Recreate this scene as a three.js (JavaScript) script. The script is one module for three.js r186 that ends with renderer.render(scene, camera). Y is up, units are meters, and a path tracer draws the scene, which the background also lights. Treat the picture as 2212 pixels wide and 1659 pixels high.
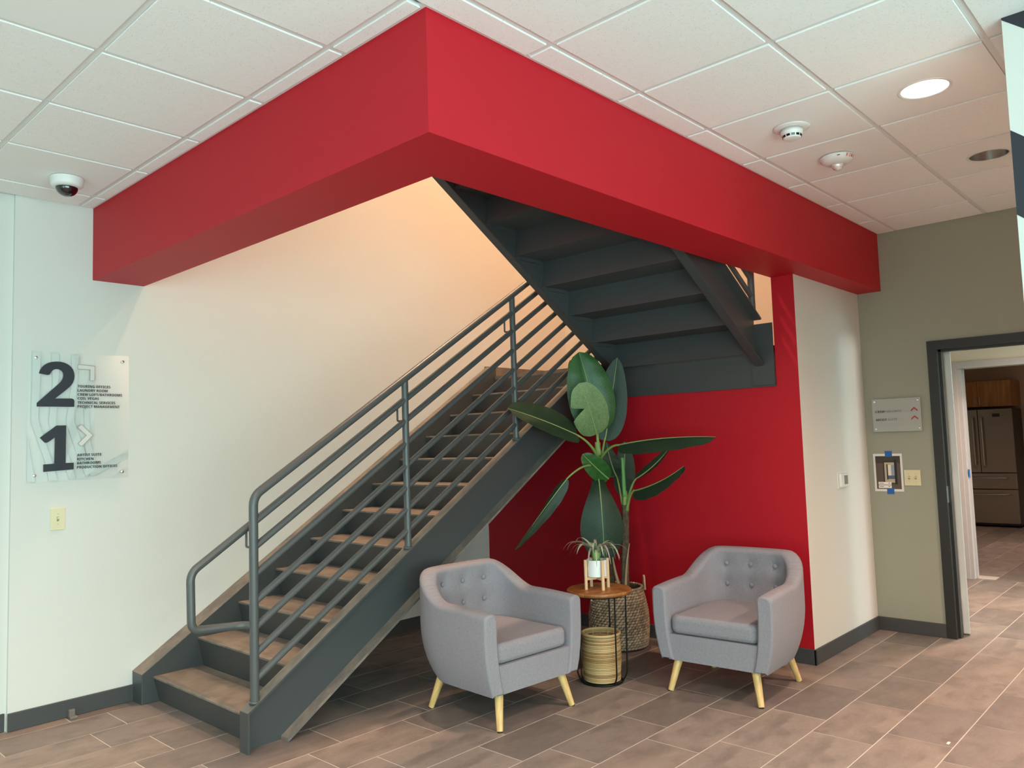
import * as THREE from 'three';
import { RoundedBoxGeometry } from 'three/addons/geometries/RoundedBoxGeometry.js';
import { mergeGeometries, mergeVertices } from 'three/addons/utils/BufferGeometryUtils.js';
import { TextGeometry } from 'three/addons/geometries/TextGeometry.js';
import { FontLoader } from 'three/addons/loaders/FontLoader.js';
import { RectAreaLightUniformsLib } from 'three/addons/lights/RectAreaLightUniformsLib.js';

RectAreaLightUniformsLib.init();
const scene = new THREE.Scene();
const renderer = new THREE.WebGLRenderer({ antialias: true });
renderer.toneMapping = THREE.LinearToneMapping;
renderer.toneMappingExposure = 1.1;
renderer.shadowMap.enabled = true;

// ---------------------------------------------------------------- camera
const camera = new THREE.PerspectiveCamera(52.09, 2212 / 1659, 0.05, 80);
camera.position.set(0, 1.52, 0);
camera.rotation.set(0.0742, 0.7481, -0.0314, 'YXZ');

// ---------------------------------------------------------------- sky and daylight (the glazed walls of the lobby behind the camera)
scene.background = new THREE.Color(0.80, 1.0, 0.98);
const DAY = new THREE.Color(0.60, 1.0, 1.0);
const GROUND = new THREE.Color(0.76, 1.0, 0.99);   // daylight thrown up by the paving outside
const LAMP = new THREE.Color(1.0, 0.72, 0.56);
const LAMP2 = new THREE.Color(1.0, 0.58, 0.30);
function daylight(w, h, pos, look, L, color = DAY) {
  const l = new THREE.RectAreaLight(color, L, w, h);
  l.position.set(...pos); l.lookAt(...look); scene.add(l); return l;
}
const EAST = 3.2, SOUTH = 4.2, CEIL = 3.059;
daylight(5.6, 2.5, [EAST - 0.06, 1.40, 0.7], [0, 1.40, 0.7], 6.0);
daylight(5.4, 0.8, [EAST - 0.45, 0.55, 0.7], [0.6, 2.9, 0.7], 5.5, GROUND);
daylight(4.6, 2.5, [0.6, 1.40, SOUTH - 0.06], [0.6, 1.40, 0], 1.6);
daylight(4.4, 0.8, [0.6, 0.55, SOUTH - 0.45], [0.6, 2.9, 1.6], 3.4, GROUND);
// low sun that reaches the return wall through the slim sidelight
const sun = new THREE.DirectionalLight(new THREE.Color(1.0, 0.95, 0.90), 1.7);
sun.position.set(9.6, 2.1, -3.75); sun.target.position.set(-2.178, 1.12, -6.12); sun.castShadow = true; sun.shadow.radius = 3.5;
Object.assign(sun.shadow.camera, { left: -6, right: 6, top: 6, bottom: -6, near: 0.1, far: 30 }); sun.shadow.mapSize.set(2048, 2048);
scene.add(sun, sun.target);
daylight(1.5, 2.0, [1.55, 1.15, -7.8], [0, 1.15, -7.8], 7.0);

// ---------------------------------------------------------------- small helpers
let seed = 7;
function rnd() { seed = (seed * 1664525 + 1013904223) >>> 0; return seed / 4294967296; }
const rr = (a, b) => a + (b - a) * rnd();
const V = (x, y, z) => new THREE.Vector3(x, y, z);
const used = {};
function numbered(n) { if (!(n in used)) { used[n] = 0; return n; } used[n]++; return n + '_' + String(used[n]).padStart(3, '0'); }
function metreUV(g, s = 1) {
  g = g.index ? g.toNonIndexed() : g;
  const p = g.attributes.position, n = g.attributes.normal, uv = new Float32Array(p.count * 2);
  for (let i = 0; i < p.count; i += 3) {
    let ax = 0, ay = 0, az = 0;
    for (let k = 0; k < 3; k++) { ax += Math.abs(n.getX(i + k)); ay += Math.abs(n.getY(i + k)); az += Math.abs(n.getZ(i + k)); }
    for (let k = 0; k < 3; k++) {
      const x = p.getX(i + k), y = p.getY(i + k), z = p.getZ(i + k);
      const a = ax >= ay && ax >= az ? [z, y] : ay >= az ? [x, z] : [x, y];
      uv[(i + k) * 2] = a[0] * s; uv[(i + k) * 2 + 1] = a[1] * s;
    }
  }
  g.setAttribute('uv', new THREE.BufferAttribute(uv, 2));
  return g;
}
function bx(x0, x1, y0, y1, z0, z1, r = 0) {
  const w = x1 - x0, h = y1 - y0, d = z1 - z0;
  let g = r ? new RoundedBoxGeometry(w, h, d, 2, Math.min(r, w / 2.01, h / 2.01, d / 2.01)) : new THREE.BoxGeometry(w, h, d);
  g.translate((x0 + x1) / 2, (y0 + y1) / 2, (z0 + z1) / 2);
  return metreUV(g);
}
function flat(g) { g = g.index ? g.toNonIndexed() : g; for (const k of Object.keys(g.attributes)) if (!['position', 'normal', 'uv'].includes(k)) g.deleteAttribute(k); g.morphAttributes = {}; return g; }
const merge = (gs) => mergeGeometries(gs.map(flat));
function mesh(name, geo, mat, parent = scene) {
  const m = new THREE.Mesh(Array.isArray(geo) ? merge(geo) : geo, mat);
  m.name = parent === scene ? numbered(name) : name; m.castShadow = m.receiveShadow = true; parent.add(m); return m;
}
function group(name, pos = [0, 0, 0], turn = 0, parent = scene) {
  const g = new THREE.Group(); g.name = parent === scene ? numbered(name) : name; g.position.set(...pos); g.rotation.y = turn; parent.add(g); return g;
}
function tag(o, label, category, grp) { o.userData.label = label; o.userData.category = category; if (grp) o.userData.group = grp; return o; }
function struct(o, label) { o.userData.kind = 'structure'; if (label) o.userData.label = label; return o; }
function rebase(g, p) { g.position.set(...p); for (const c of g.children) { c.position.x -= p[0]; c.position.y -= p[1]; c.position.z -= p[2]; } return g; }
// swept round bar along a polyline with rounded corners
function bar(pts, r, bend = 0, seg = 12) {
  pts = pts.map((p) => (p.isVector3 ? p : V(...p)));
  const out = [pts[0]];
  for (let i = 1; i < pts.length - 1; i++) {
    if (!bend) { out.push(pts[i]); continue; }
    const a = pts[i].clone().add(pts[i - 1].clone().sub(pts[i]).setLength(bend)), b = pts[i].clone().add(pts[i + 1].clone().sub(pts[i]).setLength(bend));
    for (let k = 0; k <= 6; k++) { const t = k / 6; out.push(a.clone().multiplyScalar((1 - t) * (1 - t)).addScaledVector(pts[i], 2 * t * (1 - t)).addScaledVector(b, t * t)); }
  }
  out.push(pts[pts.length - 1]);
  return sweep(out, () => r, seg);
}
function sweep(pts, rad, seg = 10, cap = true) {
  const n = pts.length, pos = [], uv = [], idx = [];
  let N = null, len = 0;
  for (let i = 0; i < n; i++) {
    const t = pts[Math.min(i + 1, n - 1)].clone().sub(pts[Math.max(i - 1, 0)]).normalize();
    if (!N) N = (Math.abs(t.y) < 0.9 ? V(0, 1, 0) : V(1, 0, 0)).cross(t).normalize();
    N.addScaledVector(t, -N.dot(t)).normalize();
    const B = t.clone().cross(N);
    if (i) len += pts[i].distanceTo(pts[i - 1]);
    const r = rad(i / (n - 1));
    for (let k = 0; k <= seg; k++) {
      const a = (k / seg) * Math.PI * 2, d = N.clone().multiplyScalar(Math.cos(a)).addScaledVector(B, Math.sin(a));
      pos.push(pts[i].x + d.x * r, pts[i].y + d.y * r, pts[i].z + d.z * r); uv.push((k / seg) * r * 6.28, len);
    }
  }
  for (let i = 0; i < n - 1; i++) for (let k = 0; k < seg; k++) { const a = i * (seg + 1) + k, b = a + seg + 1; idx.push(a, a + 1, b, b, a + 1, b + 1); }
  if (cap) for (const [i, f] of [[0, 1], [n - 1, 0]]) {
    const c = pos.length / 3; pos.push(pts[i].x, pts[i].y, pts[i].z); uv.push(0, 0);
    for (let k = 0; k < seg; k++) { const a = i * (seg + 1) + k; f ? idx.push(c, a + 1, a) : idx.push(c, a, a + 1); }
  }
  const g = new THREE.BufferGeometry();
  g.setAttribute('position', new THREE.Float32BufferAttribute(pos, 3)); g.setAttribute('uv', new THREE.Float32BufferAttribute(uv, 2)); g.setIndex(idx); g.computeVertexNormals();
  return g;
}
function quad(a, b, c, n = 14) { const o = []; for (let k = 0; k <= n; k++) { const t = k / n; o.push(V(...a).multiplyScalar((1 - t) * (1 - t)).addScaledVector(V(...b), 2 * t * (1 - t)).addScaledVector(V(...c), t * t)); } return o; }
function through(a, m, c, n = 14) { const q = V(...m).multiplyScalar(2).addScaledVector(V(...a), -0.5).addScaledVector(V(...c), -0.5); return quad(a, [q.x, q.y, q.z], c, n); }
function cyl(r0, r1, h, seg = 32, y0 = 0) { const g = new THREE.CylinderGeometry(r1, r0, h, seg); g.translate(0, y0 + h / 2, 0); return g; }
function lathe(pts, seg = 40) { return new THREE.LatheGeometry(pts.map((p) => new THREE.Vector2(...p)), seg); }
// a closed outline in the (z, y) plane, extruded along x from x0 to x1
function slabZY(pts, x0, x1, bevel = 0) {
  const s = new THREE.Shape(); pts.forEach(([z, y], i) => (i ? s.lineTo(-z, y) : s.moveTo(-z, y)));
  const g = new THREE.ExtrudeGeometry(s, { depth: x1 - x0 - 2 * bevel, bevelEnabled: bevel > 0, bevelSize: bevel, bevelThickness: bevel, bevelOffset: -bevel, bevelSegments: 2 });
  g.translate(0, 0, bevel); g.rotateY(Math.PI / 2); g.translate(x0, 0, 0);
  return metreUV(g);
}

// ---------------------------------------------------------------- procedural textures
function hash(x, y, s) { let h = (x * 374761393 + y * 668265263 + s * 982451653) | 0; h = Math.imul(h ^ (h >>> 13), 1274126177); return ((h ^ (h >>> 16)) >>> 0) / 4294967296; }
function vnoise(x, y, per, s) {
  const xi = Math.floor(x), yi = Math.floor(y), fx = x - xi, fy = y - yi, u = fx * fx * (3 - 2 * fx), v = fy * fy * (3 - 2 * fy);
  const m = (a, b) => hash(((a % per) + per) % per, ((b % per) + per) % per, s);
  return (m(xi, yi) * (1 - u) + m(xi + 1, yi) * u) * (1 - v) + (m(xi, yi + 1) * (1 - u) + m(xi + 1, yi + 1) * u) * v;
}
function fbm(u, v, f, oct, s) { let a = 0, w = 0.5, t = 0; for (let o = 0; o < oct; o++) { a += w * vnoise(u * f, v * f, f, s + o * 17); t += w; w *= 0.5; f *= 2; } return a / t; }
function texture(w, h, fn, srgb = true, rep = 1) {
  const d = new Uint8Array(w * h * 4);
  for (let y = 0; y < h; y++) for (let x = 0; x < w; x++) { const c = fn(x / w, y / h, x, y), i = (y * w + x) * 4; d[i] = c[0]; d[i + 1] = c[1]; d[i + 2] = c[2]; d[i + 3] = 255; }
  const t = new THREE.DataTexture(d, w, h); t.magFilter = t.minFilter = THREE.LinearFilter; t.wrapS = t.wrapT = THREE.RepeatWrapping;
  if (srgb) t.colorSpace = THREE.SRGBColorSpace; t.repeat.set(rep, rep); t.needsUpdate = true; return t;
}
const cl = (v) => Math.max(0, Math.min(255, v));
const tone = (c, k) => [cl(c[0] * k), cl(c[1] * k), cl(c[2] * k)];
const lerp3 = (a, b, t) => [a[0] + (b[0] - a[0]) * t, a[1] + (b[1] - a[1]) * t, a[2] + (b[2] - a[2]) * t];
const peel = texture(256, 256, (u, v) => { const n = 255 * fbm(u, v, 48, 2, 3); return [n, n, n]; }, false, 2.5);
const paint = (rgb, rough = 0.6, bump = 0.00025) => new THREE.MeshStandardMaterial({ color: new THREE.Color().setRGB(...rgb), roughness: rough, bumpMap: peel, bumpScale: bump });
const std = (rgb, rough = 0.5, metal = 0, extra = {}) => new THREE.MeshStandardMaterial({ color: new THREE.Color().setRGB(...rgb), roughness: rough, metalness: metal, ...extra });

const M = {
  white: paint([0.68, 0.675, 0.635]),
  warmwhite: paint([0.70, 0.66, 0.58]),
  sage: paint([0.33, 0.335, 0.265], 0.65),
  red: new THREE.MeshPhysicalMaterial({ color: new THREE.Color().setRGB(0.48, 0.006, 0.017), roughness: 0.55, specularIntensity: 0.7, bumpMap: peel, bumpScale: 0.0002 }),
  peach: paint([0.68, 0.56, 0.44]),
  base: std([0.055, 0.057, 0.060], 0.55),
  black: std([0.022, 0.022, 0.021], 0.4),
  steel: new THREE.MeshStandardMaterial({ color: new THREE.Color().setRGB(0.056, 0.062, 0.064), roughness: 0.42, bumpMap: peel, bumpScale: 0.0003 }),
  rail: std([0.076, 0.082, 0.083], 0.36),
  wire: std([0.01, 0.01, 0.01], 0.4, 0.6),
  whitePlastic: std([0.78, 0.78, 0.76], 0.35),
  cream: std([0.72, 0.66, 0.44], 0.4),
  chrome: std([0.75, 0.75, 0.75], 0.18, 1),
  brushed: std([0.62, 0.61, 0.58], 0.28, 1),
  grid: std([0.74, 0.73, 0.72], 0.5),
  dark: std([0.012, 0.012, 0.014], 0.15),
  blue: std([0.02, 0.12, 0.42], 0.7),
  ink: std([0.018, 0.020, 0.030], 0.5),
  frameGrey: std([0.42, 0.38, 0.37], 0.45),
  grout: std([0.50, 0.45, 0.40], 0.9),
};
// floor tiles: brown-grey porcelain with clouded drifts, six variants
const tileMats = [], tileCol = [[138, 125, 118], [120, 109, 104], [142, 128, 120], [128, 117, 112], [112, 103, 98], [134, 121, 113]];
for (let k = 0; k < 6; k++) {
  const map = texture(256, 512, (u, v) => {
    const a = fbm(u, v, 3, 5, 11 + k * 31), b = fbm(u + 0.15 * a, v, 8, 4, 90 + k * 7), s = fbm(u, v, 40, 2, 200 + k);
    const dark = Math.max(0, Math.min(1, (fbm(u + 0.2 * b, v * 1.0, 4, 4, 300 + k * 13) - 0.52) * 4));
    return tone(lerp3(tileCol[k], [98, 89, 85], dark * 0.4), 0.86 + 0.22 * a + 0.08 * (b - 0.5) + 0.07 * (s - 0.5));
  });
  const rough = texture(128, 256, (u, v) => { const n = 110 + 60 * fbm(u, v, 5, 4, 400 + k); return [n, n, n]; }, false);
  tileMats.push(new THREE.MeshStandardMaterial({ map, roughness: 0.95, roughnessMap: rough }));
}
// mineral-fibre ceiling tiles
const speckle = texture(512, 512, (u, v, x, y) => {
  const n = 242 + 5 * (fbm(u, v, 60, 2, 5) - 0.5); let h = 0;
  const cx = Math.floor(u * 90), cy = Math.floor(v * 90);
  for (let i = -1; i <= 1; i++) for (let j = -1; j <= 1; j++) {
    const X = (cx + i + 90) % 90, Y = (cy + j + 90) % 90; if (hash(X, Y, 41) > 0.055) continue;
    const dx = u * 90 - (cx + i + hash(X, Y, 42)), dy = v * 90 - (cy + j + hash(X, Y, 43)); if (dx * dx + dy * dy < 0.036) h = 1;
  }
  return h ? [186, 185, 183] : [n, n, n - 1];
});
M.tileA = new THREE.MeshStandardMaterial({ map: speckle, roughness: 0.95 });
M.tileB = std([0.85, 0.85, 0.84], 0.9, 0, { bumpMap: peel, bumpScale: 0.0004 });
// woven upholstery
const weave = texture(256, 256, (u, v, x, y) => {
  const w = ((x >> 1) + (y >> 1)) % 2 ? 1 : 0.93, s = 0.95 + 0.10 * fbm(u, v * 0.5, 64, 2, 61), t = 0.95 + 0.10 * fbm(u * 0.5, v, 64, 2, 67), sp = hash(x, y, 5) > 0.93 ? 1.12 : 1;
  return tone([142, 138, 145], w * s * t * sp);
}, true, 6);
const weaveB = texture(256, 256, (u, v, x, y) => { const n = 120 + 60 * (((x >> 1) + (y >> 1)) % 2) + 60 * hash(x >> 1, y >> 1, 9); return [n, n, n]; }, false, 6);
M.fabric = new THREE.MeshPhysicalMaterial({ map: weave, roughness: 0.95, bumpMap: weaveB, bumpScale: 0.0008, sheen: 0.25, sheenRoughness: 0.6, sheenColor: new THREE.Color(0.5, 0.5, 0.55) });
function woodTex(a, b, f, s, rep = 1) { return texture(128, 512, (u, v) => { const n = fbm(u + 0.05 * fbm(u, v, 3, 2, s), v * 0.12, f, 4, s), k = 0.5 + 0.5 * Math.sin(n * 34); return tone(lerp3(a, b, k * 0.7 + 0.3 * n), 0.94 + 0.12 * hash(Math.floor(u * 90), 0, s)); }, true, rep); }
M.legWood = new THREE.MeshStandardMaterial({ map: woodTex([224, 192, 132], [204, 166, 104], 8, 71, 4), roughness: 0.5 });
M.dowel = new THREE.MeshStandardMaterial({ map: woodTex([224, 190, 150], [206, 168, 124], 8, 75, 6), roughness: 0.6 });
M.tableWood = new THREE.MeshStandardMaterial({ map: woodTex([176, 116, 62], [128, 74, 34], 6, 79, 2.6), roughness: 0.42 });
M.cabinet = new THREE.MeshStandardMaterial({ map: woodTex([196, 152, 96], [170, 124, 72], 5, 83, 1), roughness: 0.5 });
// dusty concrete tread fill
M.tread = new THREE.MeshStandardMaterial({ map: texture(512, 512, (u, v) => {
  const a = fbm(u, v, 5, 5, 121), b = fbm(u, v, 24, 3, 131), d = Math.max(0, Math.min(1, (fbm(u, v, 7, 4, 141) - 0.55) * 5));
  return tone(lerp3([122, 113, 104], [96, 90, 84], d * 0.7), 0.82 + 0.26 * a + 0.14 * (b - 0.5));
}, true, 0.8), roughness: 0.9 });
M.dustLitSteel = new THREE.MeshStandardMaterial({ map: texture(256, 256, (u, v) => { const a = fbm(u, v, 8, 5, 151), d = Math.max(0, Math.min(1, (a - 0.42) * 4)); return tone(lerp3([104, 100, 95], [126, 117, 107], d), 0.95 + 0.1 * fbm(u, v, 50, 1, 155)); }, true, 1.2), roughness: 0.6 });
// ---------------------------------------------------------------- the room shell
const XL = -5.165, ZG = -6.41, ZR = -5.19, XR = -2.178, BK = 2.605, TOP = 6.9;
// floor: slab of grout colour with every tile in view set on it
const floor = struct(group('floor'), 'brown-grey porcelain tile floor in a staggered bond');
mesh('grout_bed', bx(XL - 0.2, EAST + 0.2, -0.15, -0.0012, -9.2, SOUTH + 0.2), M.grout, floor);
{
  const PX = 0.3017, PZ = 0.6017, gap = 0.0030, rest = [];
  const tg = {};
  const tileGeo = (w, d) => {
    const k = w.toFixed(3) + '_' + d.toFixed(3); if (tg[k]) return tg[k];
    const g = new THREE.BoxGeometry(w, 0.009, d), u = g.attributes.uv, p = g.attributes.position, n = g.attributes.normal;
    for (let i = 0; i < p.count; i++) u.setXY(i, p.getX(i) / 0.3 + 0.5, p.getZ(i) / 0.6 + 0.5);
    return (tg[k] = g);
  };
  const cell = (x0, x1, z0, z1, seen) => {
    if (x1 - x0 < 0.02 || z1 - z0 < 0.02) return;
    const w = x1 - x0 - 2 * gap, d = z1 - z0 - 2 * gap, cx = (x0 + x1) / 2, cz = (z0 + z1) / 2;
    if (seen) { const t = mesh('floor_tile', tileGeo(w, d), tileMats[Math.floor(rnd() * 6)], floor); t.position.set(cx, -0.0045 - rr(0, 0.0005), cz); if (rnd() > 0.5) t.rotation.y = Math.PI; }
    else { const g = tileGeo(w, d).clone(); g.translate(cx, -0.0045, cz); rest.push(g); }
  };
  for (let i = -6; i < 24; i++) {
    const x0 = -3.8485 + i * PX, x1 = x0 + PX, off = ((i % 2) + 2) % 2 ? -2.2365 : -2.4345;
    if (x1 < XL || x0 > EAST) continue;
    for (let j = -12; j < 13; j++) {
      const z0 = off + j * PZ, z1 = z0 + PZ; if (z1 < -9.1 || z0 > SOUTH) continue;
      const zs = z0 < ZG - 0.07 && z1 > ZG - 0.07 ? [[z0, z1]] : [[z0, z1]];
      for (const [a, b] of zs) {
        const cx = (x0 + x1) / 2, cz = (a + b) / 2;
        // in view from the camera's side of the room
        const dx = cx, dz = -cz, ang = Math.atan2(-dx, dz), dist = Math.hypot(dx, dz);
        const seen = dz > 0 && ang > 0.08 && ang < 1.45 && dist > 2.6 && !(cx < XR && cz < ZR - 0.1);
        cell(Math.max(x0, XL), Math.min(x1, EAST), Math.max(a, -9.1), Math.min(b, SOUTH), seen);
      }
    }
  }
  const r = mesh('floor_tile', rest, tileMats[0], floor); r.userData.kind = 'stuff';
}
// kitchen floor beyond the corridor
{
  const k = struct(group('floor'), 'tiled kitchen floor beyond the corridor');
  mesh('grout_bed', bx(-4.6, 0.6, -0.15, -0.0012, -14.8, -9.2), M.grout, k);
  for (let i = 0; i < 9; i++) for (let j = 0; j < 9; j++) {
    const x0 = -4.2 + i * 0.3017 * 1, z1 = -9.1 - j * 0.6017 - (i % 2) * 0.2;
    const t = mesh('floor_tile', new THREE.BoxGeometry(0.297, 0.009, 0.597), tileMats[(i * 2 + j * 3) % 6], k); t.position.set(x0, -0.0045, z1 - 0.3);
  }
}
const W = (name, geos, mat, label) => struct(mesh(name, geos, mat), label);
W('wall_left', [bx(XL - 0.2, XL, -0.1, TOP, -6.6, -1.345), bx(XL - 0.225, XL - 0.025, -0.1, TOP, -1.345, SOUTH)], M.white, 'off-white wall with the floor directory sign, running up beside the stairs');
W('wall_middle', [bx(XL, XR, 0, 1.85, ZR - 0.002, ZR), bx(-2.335, XR, 1.85, BK, ZR - 0.002, ZR), bx(XL, -2.32, 0, 1.85, ZR - 0.15, ZR - 0.002)], M.red, 'red wall under the stair landing');
W('wall_side', [bx(-2.335, XR, 0, BK, ZG, ZR - 0.002)], M.white, 'white return wall with the thermostat');
W('wall_back', [bx(-2.33, -1.70, 0, CEIL + 0.3, ZG - 0.14, ZG), bx(-1.70, -0.66, 2.175, CEIL + 0.3, ZG - 0.14, ZG), bx(-0.66, EAST + 0.2, 0, CEIL + 0.3, ZG - 0.14, ZG)], M.sage, 'sage grey wall with the corridor doorway');
// glazed walls behind the camera
W('wall_right', [bx(EAST, EAST + 0.2, -0.1, 0.12, -6.6, SOUTH + 0.2), bx(EAST, EAST + 0.2, 2.7, CEIL + 0.3, -6.6, SOUTH + 0.2), bx(EAST, EAST + 0.2, 0.12, 2.7, -6.6, -5.26), bx(EAST, EAST + 0.2, 0.12, 2.7, -4.84, -2.15), bx(EAST, EAST + 0.2, 0.12, 2.7, 3.55, SOUTH + 0.2)], M.white, 'lobby wall with tall glazing');
W('wall_front', [bx(XL - 0.2, EAST, -0.1, 0.12, SOUTH, SOUTH + 0.2), bx(XL - 0.2, EAST, 2.7, CEIL + 0.3, SOUTH, SOUTH + 0.2), bx(XL - 0.2, -1.75, 0.12, 2.7, SOUTH, SOUTH + 0.2), bx(2.95, EAST, 0.12, 2.7, SOUTH, SOUTH + 0.2)], M.white, 'lobby entrance wall with tall glazing');
M.glass = new THREE.MeshPhysicalMaterial({ color: 0xffffff, transmission: 1, thickness: 0, roughness: 0, ior: 1.5 });
for (const [n, along] of [['window_1', 'z'], ['window_2', 'x']]) {
  const w = struct(group(n), 'tall lobby window with dark mullions'), a0 = along === 'z' ? -2.15 : -1.75, a1 = along === 'z' ? 3.55 : 2.95, at = along === 'z' ? EAST + 0.1 : SOUTH + 0.1;
  const put = (nm, u0, u1, y0, y1, th, mat) => mesh(nm, along === 'z' ? bx(at - th, at + th, y0, y1, u0, u1) : bx(u0, u1, y0, y1, at - th, at + th), mat, w);
  const n4 = 4, st = (a1 - a0) / n4;
  for (let i = 0; i <= n4; i++) put('mullion', Math.max(a0, a0 + i * st - 0.03), Math.min(a1, a0 + i * st + 0.03), 0.12, 2.7, 0.05, M.black);
  for (let i = 0; i < n4; i++) { put('rail', a0 + i * st + 0.03, a0 + (i + 1) * st - 0.03, 0.12, 0.2, 0.05, M.black); put('rail', a0 + i * st + 0.03, a0 + (i + 1) * st - 0.03, 2.63, 2.7, 0.05, M.black); put('pane', a0 + i * st + 0.03, a0 + (i + 1) * st - 0.03, 0.2, 2.63, 0.004, M.glass); }
}
{ const w = struct(group('window_4'), 'slim tall sidelight in the lobby wall'); mesh('pane', bx(EAST + 0.096, EAST + 0.104, 0.12, 2.7, -5.26, -4.84), M.glass, w); mesh('frame', [bx(EAST + 0.07, EAST + 0.13, 0.12, 2.7, -5.26, -5.235), bx(EAST + 0.07, EAST + 0.13, 0.12, 2.7, -4.865, -4.84)], M.black, w); }
W('added_sun_block', [bx(11.5, 18, -0.2, 8, -2.1, 18)], std([0.45, 0.42, 0.38], 0.9), 'added unseen block that keeps the sun off the large lobby window');  // unseen mass, added so the low sun only enters the sidelight
W('ground_outside', [bx(-20, 40, -0.4, -0.16, -20, 40)], std([0.35, 0.34, 0.32], 0.9), 'pale paving outside the glazing');

// red bulkhead round the stair opening
W('bulkhead', [bx(XL, -2.0, BK, 3.95, -2.08, -1.77), bx(-2.335, -2.0, BK, 3.95, ZG, -2.08)], M.red, 'red drop soffit wrapping the stair opening');
// the stair shaft above
W('wall_shaft_back', [bx(XL, -2.335, 0, TOP, ZG - 0.19, ZG)], M.warmwhite, 'back wall of the stair shaft');
W('wall_shaft_right', [bx(-2.335, -2.15, 3.95, TOP, ZG, -0.6)], M.warmwhite, 'right wall of the stair shaft upstairs');
W('wall_shaft_front', [bx(XL, -2.15, 3.95, TOP, -0.75, -0.6)], M.warmwhite, 'front wall of the stair shaft upstairs');
W('floor_upstairs', [bx(XL, -2.0, 3.95, 4.11, -2.08, -0.6)], M.warmwhite, 'upper floor slab at the head of the stairs');
W('ceiling_upstairs', [bx(XL, -2.15, TOP, TOP + 0.1, -6.6, -0.6)], M.warmwhite, 'ceiling over the stair shaft');

// suspended ceiling
const ceiling = struct(group('ceiling'), 'suspended ceiling of square white tiles in a metal grid');
const GP = 0.6096, GX = -1.862, GZ = -1.683;
mesh('plenum_board', [bx(-2.0, EAST + 0.2, CEIL + 0.2, CEIL + 0.3, ZG, SOUTH + 0.2), bx(XL - 0.2, -2.0, CEIL + 0.2, CEIL + 0.3, -1.77, SOUTH + 0.2)], M.grid, ceiling);
{
  const zones = [[-2.0, 1.2, ZG, -1.77], [XL - 0.02, 1.2, -1.77, 0.3]], geos = {};
  const holes = new Set(['1_-4', '1_-6', '-2_1', '1_1', '4_-6', '4_1']);
  const plain = new Set(['0_-4', '0_-5', '1_-4', '1_-6', '-2_1', '-5_0']);
  const X = (i) => GX + i * GP, Z = (j) => GZ + j * GP;
  for (let i = -7; i < 6; i++) for (let j = -9; j < 4; j++) {
    const cellX0 = X(i), cellX1 = X(i + 1), cellZ0 = Z(j), cellZ1 = Z(j + 1);
    const clip = (b) => [Math.max(cellX0, b[0]), Math.min(cellX1, b[1]), Math.max(cellZ0, b[2]), Math.min(cellZ1, b[3])];
    let rects = [];
    // the cell minus the bulkhead footprint
    const inA = clip([-2.0, 1.2, ZG, 0.3]), inB = clip([XL, -2.0, -1.77, 0.3]);
    for (const r of [inA, inB]) if (r[1] - r[0] > 0.03 && r[3] - r[2] > 0.03) rects.push(r);
    if (rects.length === 2 && Math.abs(rects[0][2] - rects[1][2]) < 1e-6) rects = [[rects[1][0], rects[0][1], rects[0][2], rects[0][3]]];
    for (const r of rects) {
      const e = 0.0135, w = r[1] - r[0] - 2 * e, d = r[3] - r[2] - 2 * e; if (w < 0.015 || d < 0.015) continue;
      const holed = holes.has(i + '_' + j), lamp = i + '_' + j === '-2_1' ? 0.06 : 0, k = (holed ? 'h' + lamp : '') + w.toFixed(3) + d.toFixed(3);
      if (!geos[k]) {
        let g;
        if (holed) { const sh = new THREE.Shape(); sh.moveTo(-w / 2, -d / 2); sh.lineTo(w / 2, -d / 2); sh.lineTo(w / 2, d / 2); sh.lineTo(-w / 2, d / 2); sh.closePath(); const ho = new THREE.Path(); ho.absarc(0, lamp, 0.104, 0, Math.PI * 2, true); sh.holes.push(ho); g = new THREE.ExtrudeGeometry(sh, { depth: 0.02, bevelEnabled: false, curveSegments: 40 }); g.translate(0, 0, -0.01); g.rotateX(Math.PI / 2); }
        else g = new RoundedBoxGeometry(w, 0.02, d, 1, 0.002);
         const u = g.attributes.uv, p = g.attributes.position; for (let q = 0; q < p.count; q++) u.setXY(q, p.getX(q) / 0.6, p.getZ(q) / 0.6); geos[k] = g; }
      const t = mesh('ceiling_tile', geos[k], plain.has(i + '_' + j) ? M.tileB : M.tileA, ceiling);
      t.position.set((r[0] + r[1]) / 2, CEIL + 0.004 + rr(-0.0008, 0.0008), (r[2] + r[3]) / 2); if (!plain.has(i + '_' + j)) t.rotation.y = 0;
    }
  }
  const tee = 0.012, y0 = CEIL, y1 = CEIL + 0.03;
  for (let i = -6; i < 6; i++) { const x = X(i); if (x > 1.2) continue; mesh('grid_tee', bx(x - tee, x + tee, y0, y1, x > -2.0 ? ZG : -1.77, 0.3), M.grid, ceiling); }
  for (let j = -8; j < 4; j++) { const z = Z(j); if (z > 0.3) continue; mesh('grid_tee', bx(z > -1.77 ? XL : -2.0, 1.2, y0 + 0.0006, y1, z - tee, z + tee), M.grid, ceiling); }
  for (const g of [bx(-2.0, -1.98, y0 - 0.001, y1, ZG, -1.75), bx(XL, -2.0, y0 - 0.001, y1, -1.77, -1.75), bx(-2.0, 1.2, y0 - 0.001, y1, ZG, ZG + 0.02), bx(XL, XL + 0.02, y0 - 0.001, y1, -1.75, 0.3)]) mesh('wall_angle', g, M.grid, ceiling);
  const rest = [];
  for (const [a, b, c, d] of [[1.2, EAST, ZG, 0.3], [XL - 0.02, EAST, 0.3, SOUTH]]) rest.push(bx(a, b, CEIL - 0.004, CEIL + 0.03, c, d));
  mesh('ceiling_tile', rest, M.tileB, ceiling).userData.kind = 'stuff';
}
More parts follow.
